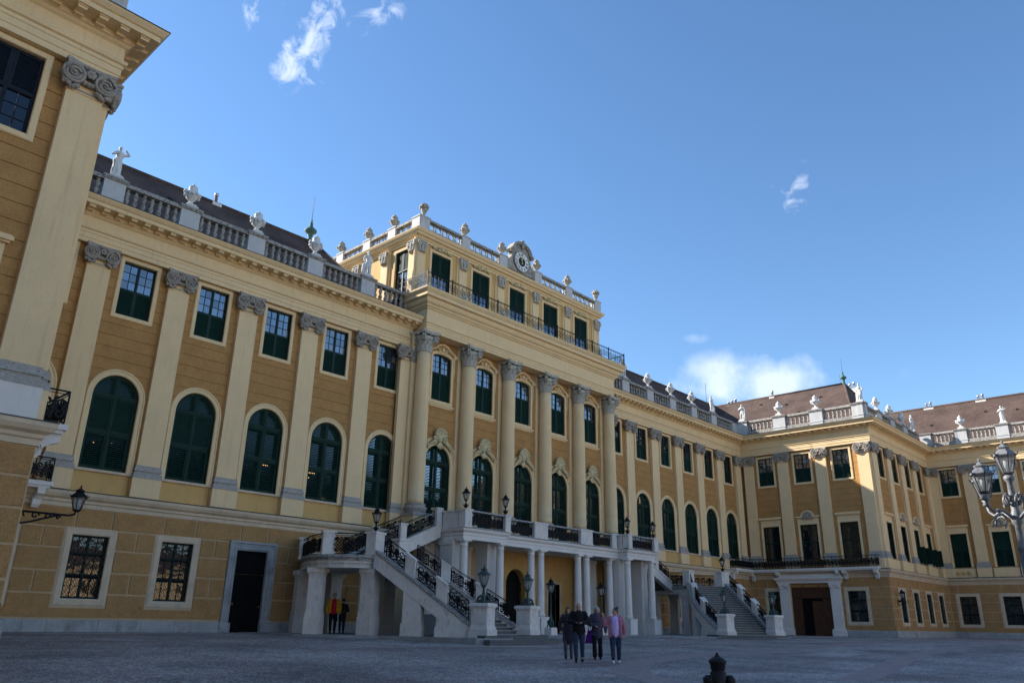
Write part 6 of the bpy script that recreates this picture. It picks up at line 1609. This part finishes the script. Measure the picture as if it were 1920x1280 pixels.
def person(P, face, H, spec):
    """figure facing -y in its own frame; face = plan direction it looks; spec = clothing and pose"""
    z = ground_z(P[0], P[1]) if len(P) < 3 else P[2]
    M = T(P[0], P[1], z, atan2(face[1], face[0])+pi/2) @ Matrix.Scale(H/1.75, 4)
    o = thing('person', spec['label'], 'person', M, 'visitors in the courtyard')
    V = Vector
    st = spec.get('stride', .1)      # right foot forward, left back
    hipR, hipL = V((-.09, 0, .92)), V((.09, 0, .92))
    fR, fL = V((-.09, -st, .08)), V((.10, st*.8, .08))
    kR, kL = V((-.10, -st*.75-.03, .50)), V((.10, -.02+st*.1, .50))
    shR, shL = V((-.175, .01, 1.42)), V((.175, .01, 1.42))
    eR, wR = V(spec['armR'][0]), V(spec['armR'][1]); eL, wL = V(spec['armL'][0]), V(spec['armL'][1])
    yaw = spec.get('head', (0, 0)); hd = V((0, -.02, 1.62)); Rm = Matrix.Rotation(yaw[0], 3, 'Z') @ Matrix.Rotation(yaw[1], 3, 'X')
    hp = lambda x, y, zz: hd+Rm @ V((x, y, zz))
    b = MB()                         # the body: one continuous surface
    b.chain((hipR, .085), (kR, .055), (fR, .04)); b.chain((hipL, .085), (kL, .055), (fL, .04))
    b.chain((V((0, 0, .95)), .13), (V((0, 0, 1.15)), .115), (V((0, .01, 1.34)), .13)); b.cap(shR, .06, shL, .06); b.cap(V((0, .01, 1.42)), .055, hp(0, .01, -.08), .05)
    b.ell(hp(0, -.005, .02), (.072, .092, .112), 14, 10, Rm); b.ell(hp(0, -.025, -.05), (.055, .065, .06), 12, 8, Rm)
    b.cap(hp(0, -.088, .02), .010, hp(0, -.104, -.015), .015, 8); b.ell(hp(0, -.085, -.058), (.028, .012, .01), 8, 6, Rm)
    for s in (-1, 1): b.ell(hp(s*.074, .005, 0), (.012, .022, .032), 8, 6, Rm)
    b.chain((shR, .05), (eR, .04), (wR, .027)); b.chain((shL, .05), (eL, .04), (wL, .027))
    hand(b, wR, (wR-eR), spec.get('upR', (0, -1, 0)), -1, spec.get('gripR', .6)); hand(b, wL, (wL-eL), spec.get('upL', (0, -1, 0)), 1, spec.get('gripL', .6))
    for f, s in ((fR, -1), (fL, 1)): b.cap(f+V((0, .03, -.03)), .035, f+V((0, -.14, -.045)), .028)
    put('body', fuse(b, 'body', .0095, 1), 'skin', o)
    e = MB()
    for s in (-1, 1): e.ell(hp(s*.032, -.083, .025), (.013, .01, .007), 8, 6, Rm)
    put('eyes', e, 'black', o)
    # hair
    hk = spec.get('hair')
    if hk:
        h = MB(); h.ell(hp(0, .018, .055), (.083, .092, .09), 14, 10, Rm)
        if hk[1] in ('bob', 'long'):
            for s in (-1, 1): h.chain((hp(s*.07, .02, .05), .035), (hp(s*.085, .02, -.05), .035), (hp(s*.075, .03, -.12 if hk[1] == 'bob' else -.16), .025))
            h.chain((hp(0, .07, .04), .06), (hp(0, .08, -.10), .055))
            h.cap(hp(-.05, -.06, .10), .025, hp(.05, -.055, .105), .025)
        if hk[1] == 'bun': h.ell(hp(.0, .09, .13), (.055, .055, .05)); h.ell(hp(0, .07, 0), (.05, .04, .06))
        if hk[1] == 'beanie': h.ell(hp(0, .0, .07), (.09, .105, .085), 14, 10, Rm)
        put('beanie' if hk[1] == 'beanie' else 'hair', fuse(h, 'hair', .012, 2), hk[0], o)
    # trousers
    t = MB(); k = spec.get('leg', 1.0); fl = spec.get('flare', 0)
    for hip, kn, f in ((hipR, kR, fR), (hipL, kL, fL)): t.chain((hip+V((0, 0, .04)), .115*k), (hip.lerp(kn, .5), .095*k), (kn, .075*k), (kn.lerp(f, .6), (.062+fl*.6)*k), (f+V((0, 0, .06)), (.055+fl)*k))
    t.cap(V((-.06, 0, .96)), .13, V((.06, 0, .96)), .13)
    put('trousers', fuse(t, 'trousers', .014, 2), spec['trousers'], o)
    s_ = MB()
    for f in (fR, fL): s_.cap(f+V((0, .04, -.035)), .046, f+V((0, -.15, -.04)), .04); s_.cap(f+V((0, .03, .0)), .045, f+V((0, 0, .03)), .047)
    put('shoes', fuse(s_, 'shoes', .012, 1), spec['shoes'], o)
    # shirt and coat
    if spec.get('shirt'):
        sh = MB().chain((V((0, -.03, .95)), .165), (V((0, -.035, 1.15)), .16), (V((0, -.025, 1.34)), .155)); sh.cap(V((-.12, 0, 1.40)), .07, V((.12, 0, 1.40)), .07); sh.cap(V((0, 0, 1.40)), .075, V((0, 0, 1.47)), .06)
        put('shirt', fuse(sh, 'shirt', .014, 2), spec['shirt'], o)
    c = MB(); lo = spec.get('hem', .86); w = spec.get('bulk', 1.0)
    if spec.get('open'):
        for s in (-1, 1):
            for y in (-.10, 0, .08): xq = .165 if y < 0 else .135; c.chain((V((s*xq, y, lo)), .06*w), (V((s*xq, y, 1.1)), .058*w), (V((s*(xq-.02), y*.8, 1.38)), .055*w))
        c.chain((V((0, .09, lo)), .09), (V((0, .1, 1.1)), .085), (V((0, .08, 1.38)), .08)); c.cap(V((-.05, .06, 1.46)), .05, V((.05, .06, 1.46)), .05)
    else:
        for x in (-.07, .07): c.chain((V((x, 0, lo)), .125*w), (V((x, 0, lo*.4+.6)), .12*w), (V((x*.85, 0, 1.15)), .105*w), (V((x*1.05, .005, 1.36)), .105*w))
        c.chain((V((0, -.01, lo)), .14*w), (V((0, -.012, 1.0)), .155*w), (V((0, -.01, 1.15)), .145*w), (V((0, 0, 1.37)), .145*w))
        c.cap(V((0, .01, 1.44)), .085*w, V((0, .01, 1.49)), .075*w)
        if spec.get('scarf'): c.cap(V((-.05, -.03, 1.48)), .075, V((.05, -.03, 1.48)), .075)
    for sh0, el, wr in ((shR, eR, wR), (shL, eL, wL)): c.chain((sh0, .085*w), (sh0.lerp(el, .5), .075*w), (el, .066*w), (el.lerp(wr, .5), .06*w), (wr-(wr-el).normalized()*.02, .047*w))
    put('coat' if lo < .7 else 'jacket', fuse(c, 'jacket', .014, 2), spec['coat'], o)
    return o, M
def add_device(o, M, P, name, box, m='black'):
    put(name, MB().box(*box).ell(((box[0]+box[1])/2, box[2]-.02, (box[4]+box[5])/2), (.028, .035, .028), 10, 8), m, o, M @ Matrix.Translation(P))
TOCAM = lambda x, y: (-x, -y)
grp = [((21.75, 17.45), 1.66), ((20.98, 16.4), 1.78), ((22.75, 17.0), 1.68), ((21.85, 15.6), 1.66)]
o, M = person(grp[0][0], TOCAM(21.75, 17.0), 1.64, dict(label='woman in a long dark quilted coat with hands in pockets', armR=((-.30, .03, 1.16), (-.24, -.08, .94)), armL=((.30, .03, 1.16), (.24, -.08, .94)), upR=(-1, 0, 0), upL=(1, 0, 0), hair=('hair_brown', 'bob'), head=(.1, .25), trousers='trousers_grey', shoes='shoe_black', coat='coat_dark', hem=.62, bulk=1.1, stride=.05))
o, M = person(grp[1][0], TOCAM(20.98, 15.6), 1.77, dict(label='bald man in a black jacket looking down at a camera', armR=((-.30, -.02, 1.18), (-.08, -.27, 1.16)), armL=((.30, -.02, 1.18), (.10, -.27, 1.16)), upR=(0, 0, 1), upL=(0, 0, 1), gripR=.9, gripL=.9, head=(0, .5), trousers='jeans', shoes='shoe_black', coat='jacket_black', hem=.90, bulk=1.16, stride=.16))
c_ = thing('camera_device', 'small black camera in the hands of the bald man', 'camera', M @ Matrix.Translation((0, -.31, 1.15))); put('camera_body', MB().box(-.065, .065, -.02, .03, -.04, .05), 'black', c_); put('lens', MB().lathe([(.035, 0), (.035, -.05), (.03, -.055)], 14, (0, -.02, 0), 'y'), 'black', c_)
o, M = person(grp[2][0], TOCAM(22.75, 16.6), 1.68, dict(label='grey haired woman in a plum puffer jacket and black flared trousers', armR=((-.30, .0, 1.17), (-.06, -.24, 1.10)), armL=((.30, .04, 1.14), (.30, -.04, .88)), upR=(0, 0, 1), upL=(1, 0, 0), hair=('hair_grey', 'long'), head=(.05, .3), trousers='trousers_black', flare=.03, shoes='shoe_black', coat='puffer_plum', hem=.80, bulk=1.12, scarf=True, stride=.06))
bg = thing('tote_bag', 'purple tote bag hanging from the arm of the woman in plum', 'bag', M @ Matrix.Translation((-.27, -.02, 0)))
put('bag_body', MB().prism([(-.17, .52), (.17, .52), (.11, .92), (-.05, .98)], -.05, .05), 'bag_purple', bg); put('strap', MB().tube([(-.04, 0, .96), (.0, -.06, 1.1), (.02, -.1, 1.13), (.06, 0, .95)], .012, 6), 'bag_purple', bg)
o, M = person(grp[3][0], TOCAM(21.85, 15.6), 1.66, dict(label='woman in a pink quilted jacket and lilac shirt raising one hand', armR=((-.36, -.04, 1.20), (-.40, -.12, 1.46)), armL=((.29, .04, 1.14), (.30, -.03, .90)), upR=(0, 1, 0), gripR=.15, upL=(1, 0, 0), hair=('hair_dark', 'bun'), head=(-1.1, .05), trousers='jeans', shoes='shoe_white', coat='jacket_pink', shirt='shirt_lilac', open=True, hem=.86, bulk=1.1, leg=1.12, stride=.14))
o, M = person((22.75, 32.3, .02), TOCAM(22.75, 32.3), 1.80, dict(label='man in an open yellow jacket and red shirt under the left stair', armR=((-.29, .03, 1.15), (-.29, -.03, .90)), armL=((.29, .03, 1.15), (.28, -.05, .90)), upR=(-1, 0, 0), upL=(1, 0, 0), hair=('hair_dark', 'short'), head=(0, .1), trousers='trousers_black', shoes='shoe_black', coat='jacket_yellow', shirt='shirt_red', open=True, hem=.92, bulk=1.1, stride=.06))
o, M = person((23.3, 32.35, .02), TOCAM(23.3, 32.35), 1.56, dict(label='person in dark clothes and grey beanie beside the man in yellow', armR=((-.28, 0, 1.15), (-.1, -.22, 1.06)), armL=((.28, 0, 1.15), (.1, -.24, 1.12)), upR=(0, 0, 1), upL=(0, 0, 1), hair=('beanie', 'beanie'), head=(.1, .2), trousers='navy', shoes='shoe_black', coat='coat_dark', hem=.8, bulk=1.1, stride=.08))
c_ = thing('shoulder_bag', 'small dark bag carried by the person in the beanie', 'bag', M @ Matrix.Translation((-.34, 0, .62))); put('bag_body', MB().box(-.11, .11, -.07, .07, 0, .26, .02), 'black', c_); put('strap', MB().tube([(-.08, 0, .25), (.02, -.02, .5), (.1, 0, .25)], .012, 6), 'white', c_)
